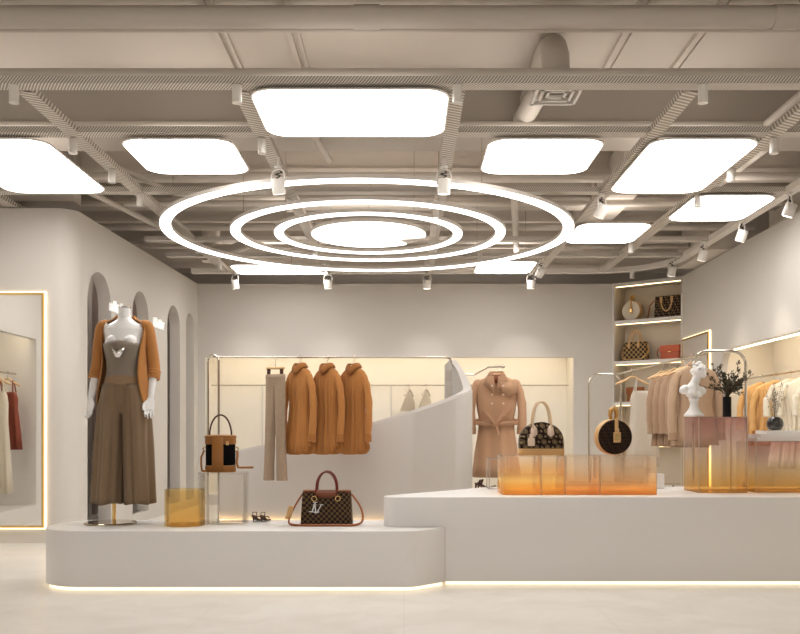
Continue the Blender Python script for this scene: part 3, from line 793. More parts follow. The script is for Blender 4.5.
o = MB().tube([(-4.7, 6.725, 1.79), (-4.7, 7.5, 1.79), (-4.7, 8.495, 1.79)], .014, 10).build('hanging_rail', M['chrome'])
tag(o, 'hanging rail with rust and cream dresses reflected in the left mirror', 'hanging rail')

# ------------------------------------------------------------------ hangers and clothes
def hanger_parts(t, w=.40):
    pts = [(-w/2, 0, -.155), (-w*.38, 0, -.135), (-w*.2, 0, -.105), (-.03, 0, -.075), (.03, 0, -.075), (w*.2, 0, -.105), (w*.38, 0, -.135), (w/2, 0, -.155)]
    MB().tube(pts, [.011, .014, .014, .013, .013, .014, .014, .011], 8, flat=.9).build('arms', M['wood'], t)
    hk = [(0, 0, -.07), (0, 0, -.03), (.012, 0, -.02), (.021, 0, 0), (.015, 0, .015), (0, 0, .021), (-.015, 0, .015), (-.02, 0, .003)]
    MB().tube(hk, .003, 6).build('hook', M['chrome'], t)
def hanger(loc, rz, label, group, w=.40):
    t = thing('clothes_hanger', label, 'hanger', loc, rz, group); hanger_parts(t, w); return t
def garment_rings(w, h, dep, prof, folds, amp, hem=0., seg=64, seed=0, neck=.05, pleat=0.):
    rnd = random.Random(seed); ph = [rnd.uniform(0, 6.28) for _ in range(4)]
    rings = []
    for t_, fw, fd in prof:
        z = -h*t_
        fa = amp*max(0, (t_-.12))/.88
        ring = []
        for j in range(seg):
            a = 2*PI*j/seg; ca, sa = math.cos(a), math.sin(a)
            x = fw*w/2*math.copysign(abs(ca)**.75, ca); y = fd*dep/2*math.copysign(abs(sa)**.85, sa)
            f = fa*(math.sin(folds*a+ph[0]+t_*1.2)+.5*math.sin((folds*1.7)//1*a+ph[1])+.3*math.sin(3*a+ph[2]+t_*3))
            if pleat:
                pf = pleat*min(1, max(0, t_-.06)/.25)*(.55-abs(math.sin(folds*a*.5+ph[0]+.25*math.sin(t_*5+a*3)))**.6)*(.75+.5*math.sin(2.3*a+ph[1]))
                y += pf*sa; x += pf*ca*.3
            y += f*sa*1.1+f*.3; x += f*.4*ca
            zz = z + (hem*abs(ca)**3 if t_ > .9 else 0)*(t_-.9)/.1
            ring.append(Vector((x, y, zz)))
        rings.append(ring)
    return rings
SHIRT = [(0, .24, .6), (.012, .28, .66), (.03, .46, .7), (.055, .68, .75), (.085, .87, .8), (.125, .97, .9), (.2, .93, 1.), (.32, .87, 1.), (.42, .79, .9), (.52, .79, .9), (.62, .85, 1.0), (.75, .95, 1.15), (.88, 1.02, 1.3), (1., 1.1, 1.45)]
def shirt(name, label, cat, loc, rz, group, w=.42, h=.8, dep=.13, mat='camel', trim_='camel_dark', sleeve=.55, hem=.06, folds=9, amp=.014, seed=1, collar=True, sl_out=.05, sl_r=.038, pleat=0.):
    t = thing(name, label, cat, loc, rz, group)
    top = -.075
    up = Matrix.Translation((0, 0, top))
    MB().loft(garment_rings(w, h, dep, SHIRT, folds, amp, hem, seed=seed, seg=160, pleat=pleat), cap=False).xf(up).build('body', M[mat], t, smooth=60, solid=.004)
    if collar:
        rows = []
        for z, a, b in ((.0, .055, .042), (.018, .05, .04), (.024, .053, .046), (.006, .068, .058), (-.018, .080, .066)):
            rows.append([Vector((a*math.cos(2*PI*j/32), b*math.sin(2*PI*j/32), z-(.03*max(0, -math.sin(2*PI*j/32))**6)-(.03*max(0, -math.sin(2*PI*j/32))**3 if z < 0 else 0))) for j in range(32)])
        MB().loft(rows, cap=False).xf(up).build('collar', M[trim_], t, smooth=60, solid=.004)
    if sleeve:
        for s in (-1, 1):
            x0 = s*(w/2-.03)
            pts = [(x0-s*.04, 0, -.075), (x0-s*.005, -.002, -.095), (x0+s*(.012+sl_out*.5), -.008, -.2), (x0+s*(.012+sl_out), -.016, -.08-sleeve*.55), (x0+s*(.008+sl_out), -.03, -.08-sleeve)]
            sv_ = MB().tube(catmull(pts, 4), [.018+(sl_r-.018)*min(1, k/4)+.003*math.sin(k*1.9)*(1 if k > 4 else 0) for k in range(17)], 14, flat=1.3, up=(0, 1, 0)).xf(up).build('sleeve', M[mat], t, smooth=60)
            p = Vector(pts[-1]); MB().tube([p+Vector((0, .002, .03)), p-Vector((0, .003, .035))], [sl_r+.004, sl_r+.006], 14, flat=1.25, up=(0, 1, 0)).xf(up).build('cuff', M[trim_], sv_)
    return t

# camel shirts (left rack)
g = 'camel shirts on the left rack'
sh = None
for i, (px, lab, rz) in enumerate(((300, 'first camel shirt from the left, next to the taupe trousers', -40), (327, 'middle of the three camel shirts', -38), (353.5, 'third camel shirt, farthest right of the three', -36))):
    Y = 8.0; x = (px-CX)/F*Y
    l = (x, Y+(.02*i), RZL)
    hanger((l[0], l[1], RZL), R(rz), 'beech hanger under the %s camel shirt' % ['left', 'middle', 'right'][i], 'hangers of the camel shirts', .27)
    if sh is None: sh = shirt('hanging_shirt', lab, 'shirt', l, R(rz), g, w=.30, h=.79, dep=.10, sleeve=.56, amp=.007, folds=22, hem=.085, sl_out=.055, sl_r=.027, pleat=.028)
    else: dup(sh, l, R(rz), lab)

# taupe trousers on a clip hanger
def trousers(loc, rz, label):
    t = thing('hanging_trousers', label, 'trousers', loc, rz)
    rnd = random.Random(3)
    for s in (-1, 1):
        rings = []
        for k in range(19):
            u = k/18; z = -.17-.91*u
            v = max(0, (u-.3)/.7); cx = s*(.046+.016*v); a = .047+.003*math.sin(u*6)-.004*v+.008*v*v; b = .032+.014*u
            ring = []
            for j in range(36):
                an = 2*PI*j/36; f = .004*math.sin(5*an+s+u*4)*(.4+u)+.006*math.exp(-((an-1.5*PI)/.12)**2)
                ring.append(Vector((cx+(a+f*.5)*math.cos(an), (b+f)*math.sin(an), z)))
            rings.append(ring)
        MB().loft(rings).build('trouser_leg', M['taupe_knit'], t, smooth=60)
    MB().loft([[Vector((a*math.cos(2*PI*j/40), b*math.sin(2*PI*j/40), z)) for j in range(40)] for z, a, b in ((-.29, .03, .012), (-.25, .075, .022), (-.21, .092, .033), (-.175, .093, .033), (-.172, .095, .035), (-.142, .091, .032))], cap=False).build('waistband', M['taupe_knit'], t, smooth=60, solid=.003)
    return t
def clip_hanger(loc, rz, label):
    t = thing('clip_hanger', label, 'hanger', loc, rz)
    MB().tube([(-.085, 0, -.085), (.085, 0, -.085)], .012, 10).build('bar', M['wood'], t)
    hk = [(0, 0, -.075), (0, 0, -.02), (.014, 0, 0), (.012, 0, .012), (0, 0, .018), (-.012, 0, .012)]
    MB().tube(hk, .0025, 6).build('hook', M['chrome'], t)
    for s in (-1, 1):
        MB().box((s*.062, -.006, -.125), (.02, .03, .06)).build('clip', M['shoe'], t)
p = W(274.5, 366, 7.9)
trousers((p.x, 7.96, RZL-.012), R(-18), 'taupe wool trousers hanging left of the camel shirts')
clip_hanger((p.x, 7.96, RZL-.014), R(-18), 'pale wooden clip hanger holding the taupe trousers')

# empty white hangers in the back niche
for i, (px, lab) in enumerate(((409, 'left'), (426, 'right'))):
    Y = YB+.38; x = (px-CX)/F*Y
    t = thing('satin_hanger', 'slim ivory hanger on the back niche rail, the %s of two' % lab, 'hanger', (x, Y, 1.80), R(70), 'ivory hangers in the back niche')
    MB().tube([(-.19, 0, -.16), (-.1, 0, -.10), (0, 0, -.06), (.1, 0, -.10), (.19, 0, -.16)], .014, 8).build('arms', M['ivory'], t)
    MB().tube([(0, 0, -.06), (0, 0, -.02), (.018, 0, 0), (0, 0, .02), (-.015, 0, .01)], .004, 6).build('hook', M['chrome'], t)
    MB().loft([[Vector((x_*(.05+.12*k), .012*math.sin(j), -.1-.1*k)) for j, x_ in enumerate((-1, -.5, 0, .5, 1, .5, 0, -.5))] for k in range(4)], cap=False).build('slip_cover', M['ivory'], t, smooth=70)

# trench coat on its own hook rail
TY = 9.28
tp = W(497, 368, TY)
t = thing('coat_hook_rail', 'short metal rail with ball end holding the trench coat', 'hanging rail', (tp.x, TY, tp.z))
MB().tube([(.56, 9.16, tp.z-.07), (.72, TY, tp.z-.07), (.87, TY, tp.z+.01), (tp.x+.06, TY, tp.z+.015)], .010, 10).build('rail', M['chrome'], t, True)
MB().ball((tp.x+.06, TY, tp.z+.015), (.025, .02, .02)).build('end_ball', M['chrome'], t, True)
cz = tp.z+.01
hanger((tp.x, TY, cz), R(-6), 'beech hanger inside the tan trench coat', None, .40)
t = shirt('trench_coat', 'tan belted trench coat hanging behind the orange acrylic blocks', 'coat', (tp.x-.005, TY, cz), R(-8), None, w=.46, h=1.06, dep=.17, mat='trench', trim_='trench_dark', sleeve=.50, hem=0, folds=7, amp=.014, seed=5, sl_out=.05, sl_r=.046, collar=False)
cr_ = []
for z, a, b in ((.002, .062, .05), (.03, .066, .056), (.034, .072, .064), (-.012, .098, .085)):
    cr_.append([Vector((a*math.cos(-PI/2+.35+(2*PI-.7)*j/30), b*math.sin(-PI/2+.35+(2*PI-.7)*j/30)-.004, z-.075-.05*(abs(j-15)/15)**3)) for j in range(31)])
MB().sheet(cr_).build('collar', M['trench_dark'], t, smooth=60, solid=.005)
MB().add([(-.045, -.064, -.085), (.045, -.064, -.085), (.01, -.088, -.17), (-.01, -.088, -.17)], [(0, 1, 2, 3)]).build('lining', M['brown_leather'], t, solid=.002)
fy = -.105
def onto(x, z, o=0.): return Vector((x, fy-o-.012*(1-(x/.23)**2), z))
q = MB()
for s in (-1, 1):
    q.add([onto(s*.02, -.10, .012), onto(s*.10, -.10, .0), onto(s*.13, -.19, .006), onto(s*.06, -.235, .014), onto(-s*.0+s*.01, -.30, .014)], [(0, 1, 2, 3, 4)])
q.build('lapel', M['trench_dark'], t, solid=.006)
MB().add([onto(.04, -.16, .02), onto(.215, -.17, 0.), onto(.21, -.27, .012), onto(.13, -.30, .022), onto(.06, -.26, .024)], [(0, 1, 2, 3, 4)]).build('storm_flap', M['trench'], t, solid=.006)
MB().tube([(.235*math.cos(2*PI*k/32), .115*math.sin(2*PI*k/32)-.004, -.565+.02*math.sin(2*PI*k/32)) for k in range(32)], .022, 6, closed=True, flat=1., cap=False).build('belt', M['trench_dark'], t)
q = MB().box((0, fy-.035, -.585), (.055, .02, .05))
q.tube([(.0, fy-.035, -.59), (.06, fy-.04, -.52), (.15, fy-.03, -.43)], .018, 6).tube([(0, fy-.035, -.59), (-.06, fy-.04, -.53), (-.13, fy-.03, -.45)], .016, 6).tube([(0, fy-.035, -.6), (.02, fy-.04, -.70)], .017, 6)
q.build('belt_knot', M['trench_dark'], t)
for x in (-.04, .075):
    for z in (-.20, -.29, -.38):
        b_ = MB().lathe([(.010, 0), (.010, .006), (.004, .008)], seg=12); b_.xf(Matrix.Translation(onto(x, z, .016)) @ Matrix.Rotation(PI/2, 4, 'X')).build('button', M['pink_leather'], t)

# right rack: slip dress, five tops, a coat
def on_rail(Y): k = (RA.y-Y)/(RA.y-RB.y); return RA.x+(RB.x-RA.x)*k
def slip_dress(loc, rz, label, mat, h=.85, w=.30, group=None, prof=None):
    t = thing('slip_dress', label, 'dress', loc, rz, group)
    pr = [(0, .62, .6), (.04, .74, .7), (.12, .84, .8), (.3, .8, .9), (.5, .92, 1.), (.75, 1.05, 1.1), (1., 1.15, 1.2)]
    MB().loft(garment_rings(w, h, .12, pr, 7, .012, 0, seed=9), cap=False).xf(Matrix.Translation((0, 0, -.23))).build('body', M[mat], t, smooth=60, solid=.004)
    for s in (-1, 1):
        MB().tube([(s*.10, -.03, -.24), (s*.08, -.008, -.095), (s*.08, .012, -.095), (s*.10, .03, -.24)], .008, 6).build('strap', M[mat], t)
    return t
gr = 'hangers on the right hoop rack'
Y = 10.2
hanger((on_rail(Y), Y, 1.785), R(12), 'beech hanger holding the ivory slip dress on the right rack', gr)
slip_dress((on_rail(Y)+.12, Y, 1.785), R(12), 'ivory slip dress with thin straps, left end of the right rack', 'ivory', h=.86, w=.36)
g = 'beige tops packed on the right hoop rack'
tops = None
for i, Y in enumerate((9.30, 9.10, 8.90, 8.70, 8.50)):
    x = on_rail(Y)+.09
    hanger((x-.03, Y, 1.785), R(20), 'beech hanger in the %s beige top counted from the back' % ORD[i], gr, .38)
    lab = '%s beige top on the hoop rack, counted from the slip dress' % ORD[i]
    if tops is None: tops = shirt('knit_top', lab, 'top', (x, Y, 1.785), R(20), g, w=.30, h=.765, dep=.092, mat='beige', trim_='beige', sleeve=.52, hem=0, folds=14, amp=.006, pleat=.014, collar=False, sl_out=.055, sl_r=.046, seed=2)
    else: dup(tops, (x, Y, 1.785), R(20), lab)
Y = 8.25
hanger((on_rail(Y), Y, 1.785), R(8), 'beech hanger inside the beige coat behind the bust', gr, .40)
shirt('hanging_coat', 'pale beige coat on the hoop rack directly behind the white bust', 'coat', (on_rail(Y)+.02, Y, 1.785), R(8), None, w=.40, h=.74, dep=.13, mat='beige_coat', trim_='beige', sleeve=.58, hem=0, folds=5, amp=.008, collar=True, seed=8)

# right niche clothes
gr = 'hangers in the right wall niche'
for i, (Y, mt, nm, lab, h) in enumerate(((10.75, 'tan', 'hanging_shirt', 'tan linen shirt at the left end of the right niche rail', .75), (10.35, 'tan', 'hanging_shirt', 'tan linen shirt nearer the camera, beside the cream dress', .75),
                                         (9.95, 'cream', 'hanging_dress', 'cream linen dress behind the dried stems', .98), (9.60, 'cream', 'hanging_dress', 'cream linen dress at the right edge of the picture', .98), (9.2, 'cream', 'hanging_dress', 'cream linen dress nearest the camera, cut by the picture edge', .98))):
    hanger((4.27, Y, 1.75), R(-18), 'beech hanger of the %s garment along the right niche rail' % ORD[i], gr)
    shirt(nm, lab, 'shirt' if mt == 'tan' else 'dress', (4.27, Y, 1.75), R(-18), None, w=.42, h=h, dep=.14, mat=mt, trim_=mt, sleeve=.45 if mt == 'tan' else .3, hem=0, folds=18, amp=.008, pleat=.024, collar=False, seed=20+i)

# dresses reflected in the mirror
hanger((-4.7, 6.95, 1.79), R(14), 'hanger of the rust dress reflected in the left mirror', 'hangers reflected in the mirror', .34)
slip_dress((-4.7, 6.95, 1.79), R(14), 'rust satin short dress reflected in the left mirror', 'rust', h=.68, w=.34)
hanger((-4.7, 7.2, 1.79), R(14), 'hanger of the cream gown reflected in the left mirror', 'hangers reflected in the mirror', .34)
slip_dress((-4.7, 7.2, 1.79), R(14), 'long cream gown reflected in the left mirror', 'cream', h=1.18, w=.32)

# ------------------------------------------------------------------ mannequin
MX, MY = -2.07, 6.67
def zz(py): return H+(CY-py)/F*MY
man = thing('mannequin', 'headless white mannequin in camel cardigan, taupe top and wide brown trousers', 'mannequin', (MX, MY, LH))
def ell(cx, cy, z, a, b, seg=40, p=1.):
    return [Vector((cx+a*math.copysign(abs(math.cos(2*PI*j/seg))**p, math.cos(2*PI*j/seg)), cy+b*math.sin(2*PI*j/seg), z)) for j in range(seg)]
TOR = [(2.012, .044, .046, .0), (1.965, .044, .046, .0), (1.935, .050, .052, .005), (1.91, .085, .065, .008), (1.885, .14, .08, .01), (1.855, .165, .092, .006), (1.80, .150, .105, 0), (1.74, .142, .118, -.008), (1.69, .136, .115, -.008), (1.62, .122, .10, 0), (1.55, .118, .092, 0), (1.48, .132, .10, 0), (1.42, .14, .104, .004), (1.40, .13, .10, .004)]
def tor(z):
    for (z0, a0, b0, c0), (z1, a1, b1, c1) in zip(TOR[:-1], TOR[1:]):
        if z1 <= z <= z0:
            k = (z0-z)/(z0-z1); return a0+(a1-a0)*k, b0+(b1-b0)*k, c0+(c1-c0)*k
    return TOR[-1][1:]
bm_ = MB().loft([ell(MX, MY+c_, z, a, b) for z, a, b, c_ in TOR])
for s in (-1, 1):     # bust
    bm_.ball((MX+s*.065, MY-.085, 1.745), (.055, .045, .055))
ARM = {}
for s, el, wr in ((-1, (-.214, .03, 1.57), (-.238, -.03, 1.345)), (1, (.208, .03, 1.57), (.206, -.045, 1.345))):
    sh_ = Vector((MX+s*.165, MY+.005, 1.862)); e = Vector((MX+el[0], MY+el[1], el[2])); w_ = Vector((MX+wr[0], MY+wr[1], wr[2]))
    pts = catmull([sh_-Vector((s*.03, 0, -.01)), sh_, (sh_+e)/2+Vector((s*.006, 0, 0)), e, (e+w_)/2, w_], 4)
    rr_ = [.045, .046, .046, .045, .043, .042, .041, .04, .039, .038, .037, .036, .035, .034, .033, .032, .031, .029, .027, .025, .023]
    bm_.tube(pts, rr_[:len(pts)], 16); ARM[s] = (sh_, e, w_, pts)
    # hand: palm and five fingers hanging down
    d = (w_-e).normalized(); d = (d+Vector((-s*.05, -.05, -.5))).normalized()
    side = Vector((-s*.8, -.7, 0)); side = (side-d*side.dot(d)).normalized(); nrm = d.cross(side)
    pe = w_+d*.085
    pal = []
    for k in range(5):
        u = k/4; c_ = w_-d*.01+d*(.105*u); a_ = .022+.018*math.sin(min(1, u*1.3)*PI/2); b_ = .019-.005*u
        pal.append([c_+side*a_*math.cos(2*PI*j/16)+nrm*b_*math.sin(2*PI*j/16) for j in range(16)])
    bm_.loft(pal)
    for k, (off, ln) in enumerate(((.030, .072), (.011, .082), (-.009, .076), (-.028, .058))):
        b0 = pe+side*off; cu = nrm*(-s)*.012
        bm_.tube([b0, b0+d*ln*.4+side*off*.15, b0+d*ln*.72+cu*.6+side*off*.2, b0+d*ln+cu*1.8+side*off*.2], [.0088, .0082, .0074, .0058], 8)
    th0 = w_+d*.03+side*.026
    bm_.tube([th0, th0+side*.022+d*.03, th0+side*.028+d*.058+nrm*(-s)*.008, th0+side*.024+d*.08+nrm*(-s)*.012], [.012, .0105, .009, .007], 8)
remeshed(bm_, 'body', M['skin_white'], man, .0048, 2, True)
# neck cap, camisole, pendant
MB().lathe([(.046, 2.008), (.047, 2.02), (.04, 2.024), (.001, 2.024)], (MX, MY, 0), 28).build('neck_cap', M['silver'], man, True)
rows = []
for k in range(9):
    z = 1.47+(1.757-1.47)*k/8
    a, b, c_ = tor(z); bus = .03*math.exp(-((z-1.735)/.05)**2)
    rows.append([Vector((MX+(a+.009)*math.cos(2*PI*j/56), MY+c_+(b+.009)*math.sin(2*PI*j/56)*(1+bus/b*max(0, -math.sin(2*PI*j/56))*1.0), z+(.018*abs(math.cos(2*PI*j/56))*(-1) if k == 8 else 0)+(.0)))
                 for j in range(56)])
MB().loft(rows, cap=False).build('camisole', M['cami'], man, True, smooth=70, solid=.005)
q = MB()
zc = 1.685; yc = MY-.148
q.add([(MX-.055, yc+.005, zc+.035), (MX-.01, yc-.006, zc-.01), (MX+.055, yc+.004, zc+.04), (MX+.012, yc-.006, zc-.055), (MX-.028, yc, zc-.048)], [(0, 1, 4), (1, 2, 3), (1, 3, 4)])
q.ball((MX-.005, yc-.003, zc+.06), (.012, .006, .012), 10, 6)
q.build('pendant', M['silver'], man, True, solid=.005)
# trousers
wz0, wz1 = 1.445, 1.515
MB().loft([ell(MX, MY+.002, z, a, b, 48) for z, a, b in ((wz0-.012, .157, .122), (wz0, .151, .118), (wz1-.01, .135, .108), (wz1, .130, .104))], cap=False).build('waistband', M['waist'], man, True, smooth=70, solid=.006)
zh = zz(503)
q_leg = []
for s in (-1, 1):
    rings = []
    for k in range(22):
        u = k/21; z = wz0-.005-(wz0-.005-zh)*u
        if u < .24:
            v = u/.24; cx = s*(.066+.018*v); a = .088+.022*v; b = .118+.012*v
        else:
            v = (u-.24)/.76; cx = s*(.084+.026*v); a = .106+.008*v; b = .130+.022*v
        ring = []
        for j in range(72):
            an = 2*PI*j/72; ca, sa = math.cos(an), math.sin(an)
            f = (.010*math.sin(6*an+1.3*s)+.008*math.sin(11*an+2*s+u*1.2))*min(1, u*2.)
            cr = .016*math.exp(-((an-1.5*PI-.10*s)/.09)**2)*min(1, u*4)     # pressed crease
            inner = 1-.17*max(0, -s*ca)*(1-.4*u)                           # flat on the inside
            ring.append(Vector((MX+cx+(a*inner+f)*ca, MY+(b+f+cr)*sa, z+.006*math.sin(4*an+s)*(1 if k == 21 else 0))))
        rings.append(ring)
    MB().loft(rings, cap=False).build('trouser_leg', M['trouser'], man, True, smooth=70, solid=.006)
MB().loft([ell(MX, MY, z, a, b, 64, .8) for z, a, b in ((1.215, .05, .06), (1.24, .08, .10), (1.30, .11, .112), (1.36, .125, .112), (1.42, .14, .11), (wz0+.004, .148, .114))], cap=False).build('trouser_seat', M['trouser'], man, True, smooth=70, solid=.006)
# cardigan: open in front
def card_row(z, a, b, cy, gapL, gapR, n=40):
    row = []
    for j in range(n+1):
        an = -PI/2+R(gapR)+(2*PI-R(gapL)-R(gapR))*j/n
        f = .004*math.sin(9*an+z*7)
        row.append(Vector((MX+(a+f)*math.cos(an), MY+cy+(b+f)*math.sin(an), z)))
    return row
rows = []
for z, a, b, cy, gl, gr_ in ((1.955, .062, .064, .014, 82, 82), (1.925, .088, .076, .014, 72, 72), (1.898, .145, .09, .012, 62, 62), (1.865, .182, .104, .01, 58, 58), (1.80, .175, .122, .004, 60, 58), (1.72, .165, .142, -.002, 62, 56), (1.62, .162, .142, 0, 64, 52), (1.52, .172, .14, 0, 68, 46), (1.42, .188, .15, 0, 76, 46), (1.33, .198, .158, 0, 84, 52), (1.25, .205, .16, .0, 92, 66)):
    rows.append(card_row(z, a, b, cy, gl, gr_))
MB().sheet(rows).build('cardigan', M['cardigan'], man, True, smooth=75, solid=.008)
card = man.children[-1]
for s in (-1, 1):
    pts = ARM[s][3][1:16]
    sv_ = MB().tube(pts, [.050, .051, .051, .050, .049, .048, .047, .046, .046, .045, .045, .046, .045, .046, .045][:len(pts)], 18).build('sleeve', M['cardigan'], man, True)
    e = pts[-1]; d = (pts[-1]-pts[-2]).normalized()
    q = MB()
    for k in range(3): c_ = e-d*(.012+.024*k); q.tube([c_-d*.011, c_-d*.004, c_+d*.004, c_+d*.011], [.047, .051, .051, .047], 18)
    q.build('cuff', M['cardigan'], man, True).parent = sv_
# stand
MB().lathe([(.19, .0005), (.19, .008), (.185, .012), (.001, .012)], (-.105, 0, 0), 48).build('base_plate', M['brass_mirror'], man)
MB().tube([(MX-.085, MY+.02, LH+.012), (MX-.085, MY+.02, 1.2)], .014, 12).build('pole', M['gold'], man, True)

# ------------------------------------------------------------------ acrylic cylinders
def shell_cyl(name, label, c, r, h, mat, th=.012, lid=True):
    t = thing(name, label, 'display stand', c)
    MB().annulus([(r, .0005), (r, h), (r-th, h), (r-th, .0005)], seg=64).build('wall', mat, t)
    MB().lathe([(r-th-.001, .001), (r-th-.001, .012)], seg=48).build('bottom', mat, t)
    if lid: MB().lathe([(r+.002, h+.0005), (r+.002, h+.012)], seg=48).build('lid', mat, t)
    return t
p = W(184.8, 523, 6.55)
shell_cyl('acrylic_cylinder', 'short amber acrylic cylinder on the low platform', (p.x, 6.55, LH), .143, .262, M['amber_acrylic'], lid=False)
p = W(223.5, 523, 6.74)
shell_cyl('acrylic_cylinder', 'tall clear acrylic cylinder under the bucket bag', (p.x, 6.74, LH), .184, .366, M['clear_acrylic'])
CZ = LH+.379
# bucket bag
b = thing('bucket_bag', 'tan and black bucket bag with top handle on the clear cylinder', 'handbag', (p.x-.016, 6.71, CZ+.001))
MB().lathe([(.110, 0), (.114, .006), (.114, .045), (.110, .05)], seg=40, sy=.8).build('base_band', M['tan_leather'], b)
MB().lathe([(.109, .051), (.109, .205)], seg=40, sy=.8).build('body', M['black_velvet'], b)
MB().lathe([(.112, .206), (.115, .21), (.115, .245), (.112, .250)], seg=40, sy=.8).build('rim_band', M['tan_leather'], b)
MB().lathe([(.118, .251), (.118, .268), (.1, .276), (.001, .278)], seg=40, sy=.8).build('lid', M['tan_leather'], b)
rows = [[Vector((.112*math.sin(a), -.092*math.cos(a)-.003, z)) for a in [R(-24+4*k) for k in range(12)]] for z in (.0, .1, .26)]
MB().sheet(rows).build('front_panel', M['tan_leather'], b, solid=.004)
MB().tube([(.082*math.cos(R(a)), 0, .27+.155*math.sin(R(a))) for a in range(0, 181, 12)], .0065, 10).build('handle', M['shoe'], b)
MB().box((.068, -.09, .215), (.018, .012, .028)).build('lock_tab', M['pale_leather'], b)
for s in (-1, 1):
    MB().tube([(s*.118+.014*math.cos(R(a))*s, 0, .17+.016*math.sin(R(a))) for a in range(0, 360, 30)], .004, 6, closed=True, cap=False).build('ring', M['gold'], b)
MB().tube([(.125, 0, .155), (.13, -.02, .12), (.125, -.03, .07), (.14, -.045, .035), (.18, -.06, .035), (.255, -.065, .036)], .009, 8, flat=.6).build('strap', M['tan_leather'], b)
MB().tube([(-.125, 0, .155), (-.14, -.02, .11), (-.138, -.03, .06), (-.125, -.06, .012), (-.09, -.09, .008)], .009, 8, flat=.6).build('strap', M['tan_leather'], b)

# ------------------------------------------------------------------ chequered tote on the low platform
def bag_body(w, h, d, top=.94, bulge=.1, seg=8, n=12, r=.03):
    rings = []
    for k in range(n+1):
        u = k/n; z = h*u; ww = w*(1-(1-top)*u); dd = d*(1-.35*u)*(1+bulge*math.sin(u*PI))
        rr_ = min(r, dd*.45)
        rings.append([Vector((x, y, z)) for x, y in rrect(-ww/2, ww/2, -dd/2, dd/2, rr_, 4)])
    return MB().loft(rings)
SC_ = 900/6.5
p = W(327, 524, 6.57)
tb = thing('tote_bag', 'brown chequered tote bag with red handles and silver letter charm', 'handbag', (p.x, 6.57, LH+.001))
bag_body(.375, .245, .16, .94, .06).build('body', M['check'], tb, bevel=.004)
bag_body(.379, .018, .168, 1., 0, n=2).build('bottom_trim', M['brown_leather'], tb)
MB().loft([[Vector((x, y, z)) for x, y in rrect(-.172, .172, -.052, .052, .02, 4)] for z in (.236, .252)]).build('top_trim', M['brown_leather'], tb)
fl = []
for k in range(13):
    x = -.085+.17*k/12; fl.append([Vector((x, -.068, .25)), Vector((x, -.074, .25-.045*(1-((x)/.085)**4)-.004))])
MB().sheet(fl).build('front_flap', M['brown_leather'], tb, solid=.004)
for y in (-.062, .05):
    hp = [(-.075, y-.012, .215), (-.075, y-.006, .25)]+[(.073*math.cos(R(a)), y, .27+.118*math.sin(R(a))) for a in range(180, -1, -15)]+[(.075, y-.006, .25), (.075, y-.012, .215)]
    h_ = MB().tube(catmull(hp, 2), .0068, 8).build('handle', M['handle_red'], tb)
for s in (-1, 1):
    MB().tube([(s*.085+.018*math.cos(R(a)), -.082, .197+.018*math.sin(R(a))) for a in range(0, 360, 24)], .0035, 6, closed=True, cap=False).build('ring', M['gold'], tb)
sp_ = [(-.178, -.0, .225), (-.22, -.01, .16), (-.262, -.05, .07), (-.268, -.07, .02), (-.22, -.105, .008), (-.1, -.115, .0075), (.1, -.115, .0075), (.2, -.105, .0075), (.255, -.07, .025), (.262, -.04, .08), (.235, -.01, .15), (.178, 0, .225)]
MB().tube(catmull(sp_, 5), .0095, 8, flat=.7).build('shoulder_strap', M['strap_leather'], tb)
MB().box((-.262, -.06, .10), (.03, .03, .085), rot=Euler((0, .25, .5))).box((-.278, -.05, .085), (.02, .022, .08), rot=Euler((0, .3, .3))).build('leather_tag', M['pale_leather'], tb, bevel=.004)
# the interlocked letters L and V, as on the charm
q = MB(); yy = -.098
def stroke(mb, x0, z0, x1, z1, wd, y=yy):
    L = math.hypot(x1-x0, z1-z0); mb.box(((x0+x1)/2, y, (z0+z1)/2), (L, .006, wd), rot=Euler((0, -math.atan2(z1-z0, x1-x0), 0)))
stroke(q, -.098, .105, -.076, .172, .009); stroke(q, -.122, .105, -.052, .098, .007); stroke(q, -.052, .098, -.050, .110, .005); stroke(q, -.092, .172, -.060, .172, .005)
q.build('charm_letter', M['silver'], tb)
q = MB(); yy = -.106
stroke(q, -.078, .155, -.070, .090, .009, yy); stroke(q, -.070, .090, -.030, .155, .006, yy); stroke(q, -.090, .155, -.066, .155, .005, yy); stroke(q, -.044, .155, -.018, .155, .005, yy)
q.build('charm_letter', M['silver'], tb)
MB().tube([(-.085, -.088, .18), (-.082, -.095, .17)], .003, 6).build('charm_chain', M['gold'], tb)

# ------------------------------------------------------------------ shoes
def shoe_pair(loc, rz, label, s=1.):
    t = thing('heeled_sandals', label, 'shoes', loc, rz)
    for k, sx in ((0, -.045), (1, .045)):
        sole = []
        for j in range(9):
            u = j/8; y = -.11+.22*u; z = .006+.06*max(0, (u-.35)/.65)**1.3; wd = .030*(1-.35*u)+.006*math.sin(u*PI)
            sole.append([Vector((sx-wd, y, z)), Vector((sx+wd, y, z)), Vector((sx+wd, y, z+.008)), Vector((sx-wd, y, z+.008))])
        q = MB().loft(sole).tube([(sx, .10, .064), (sx, .105, .0005)], [.012, .006], 8)
        sh_ = q.build('sandal', M['shoe'], t)
        MB().tube([(sx-.032, -.06, .01), (sx-.02, -.055, .045), (sx+.02, -.055, .045), (sx+.032, -.06, .01)], .006, 6).build('strap', M['shoe'], sh_)
        MB().tube([(sx-.022, .08, .05), (sx-.02, .06, .10), (sx+.02, .06, .10), (sx+.022, .08, .05)], .005, 6).build('strap', M['shoe'], sh_)
    t.scale = (s, s, s); return t
shoe_pair((W(261.5, 517, 6.85).x, 6.82, LH+.001), R(170), 'dark strappy heeled sandals at the back edge of the low platform', .72)
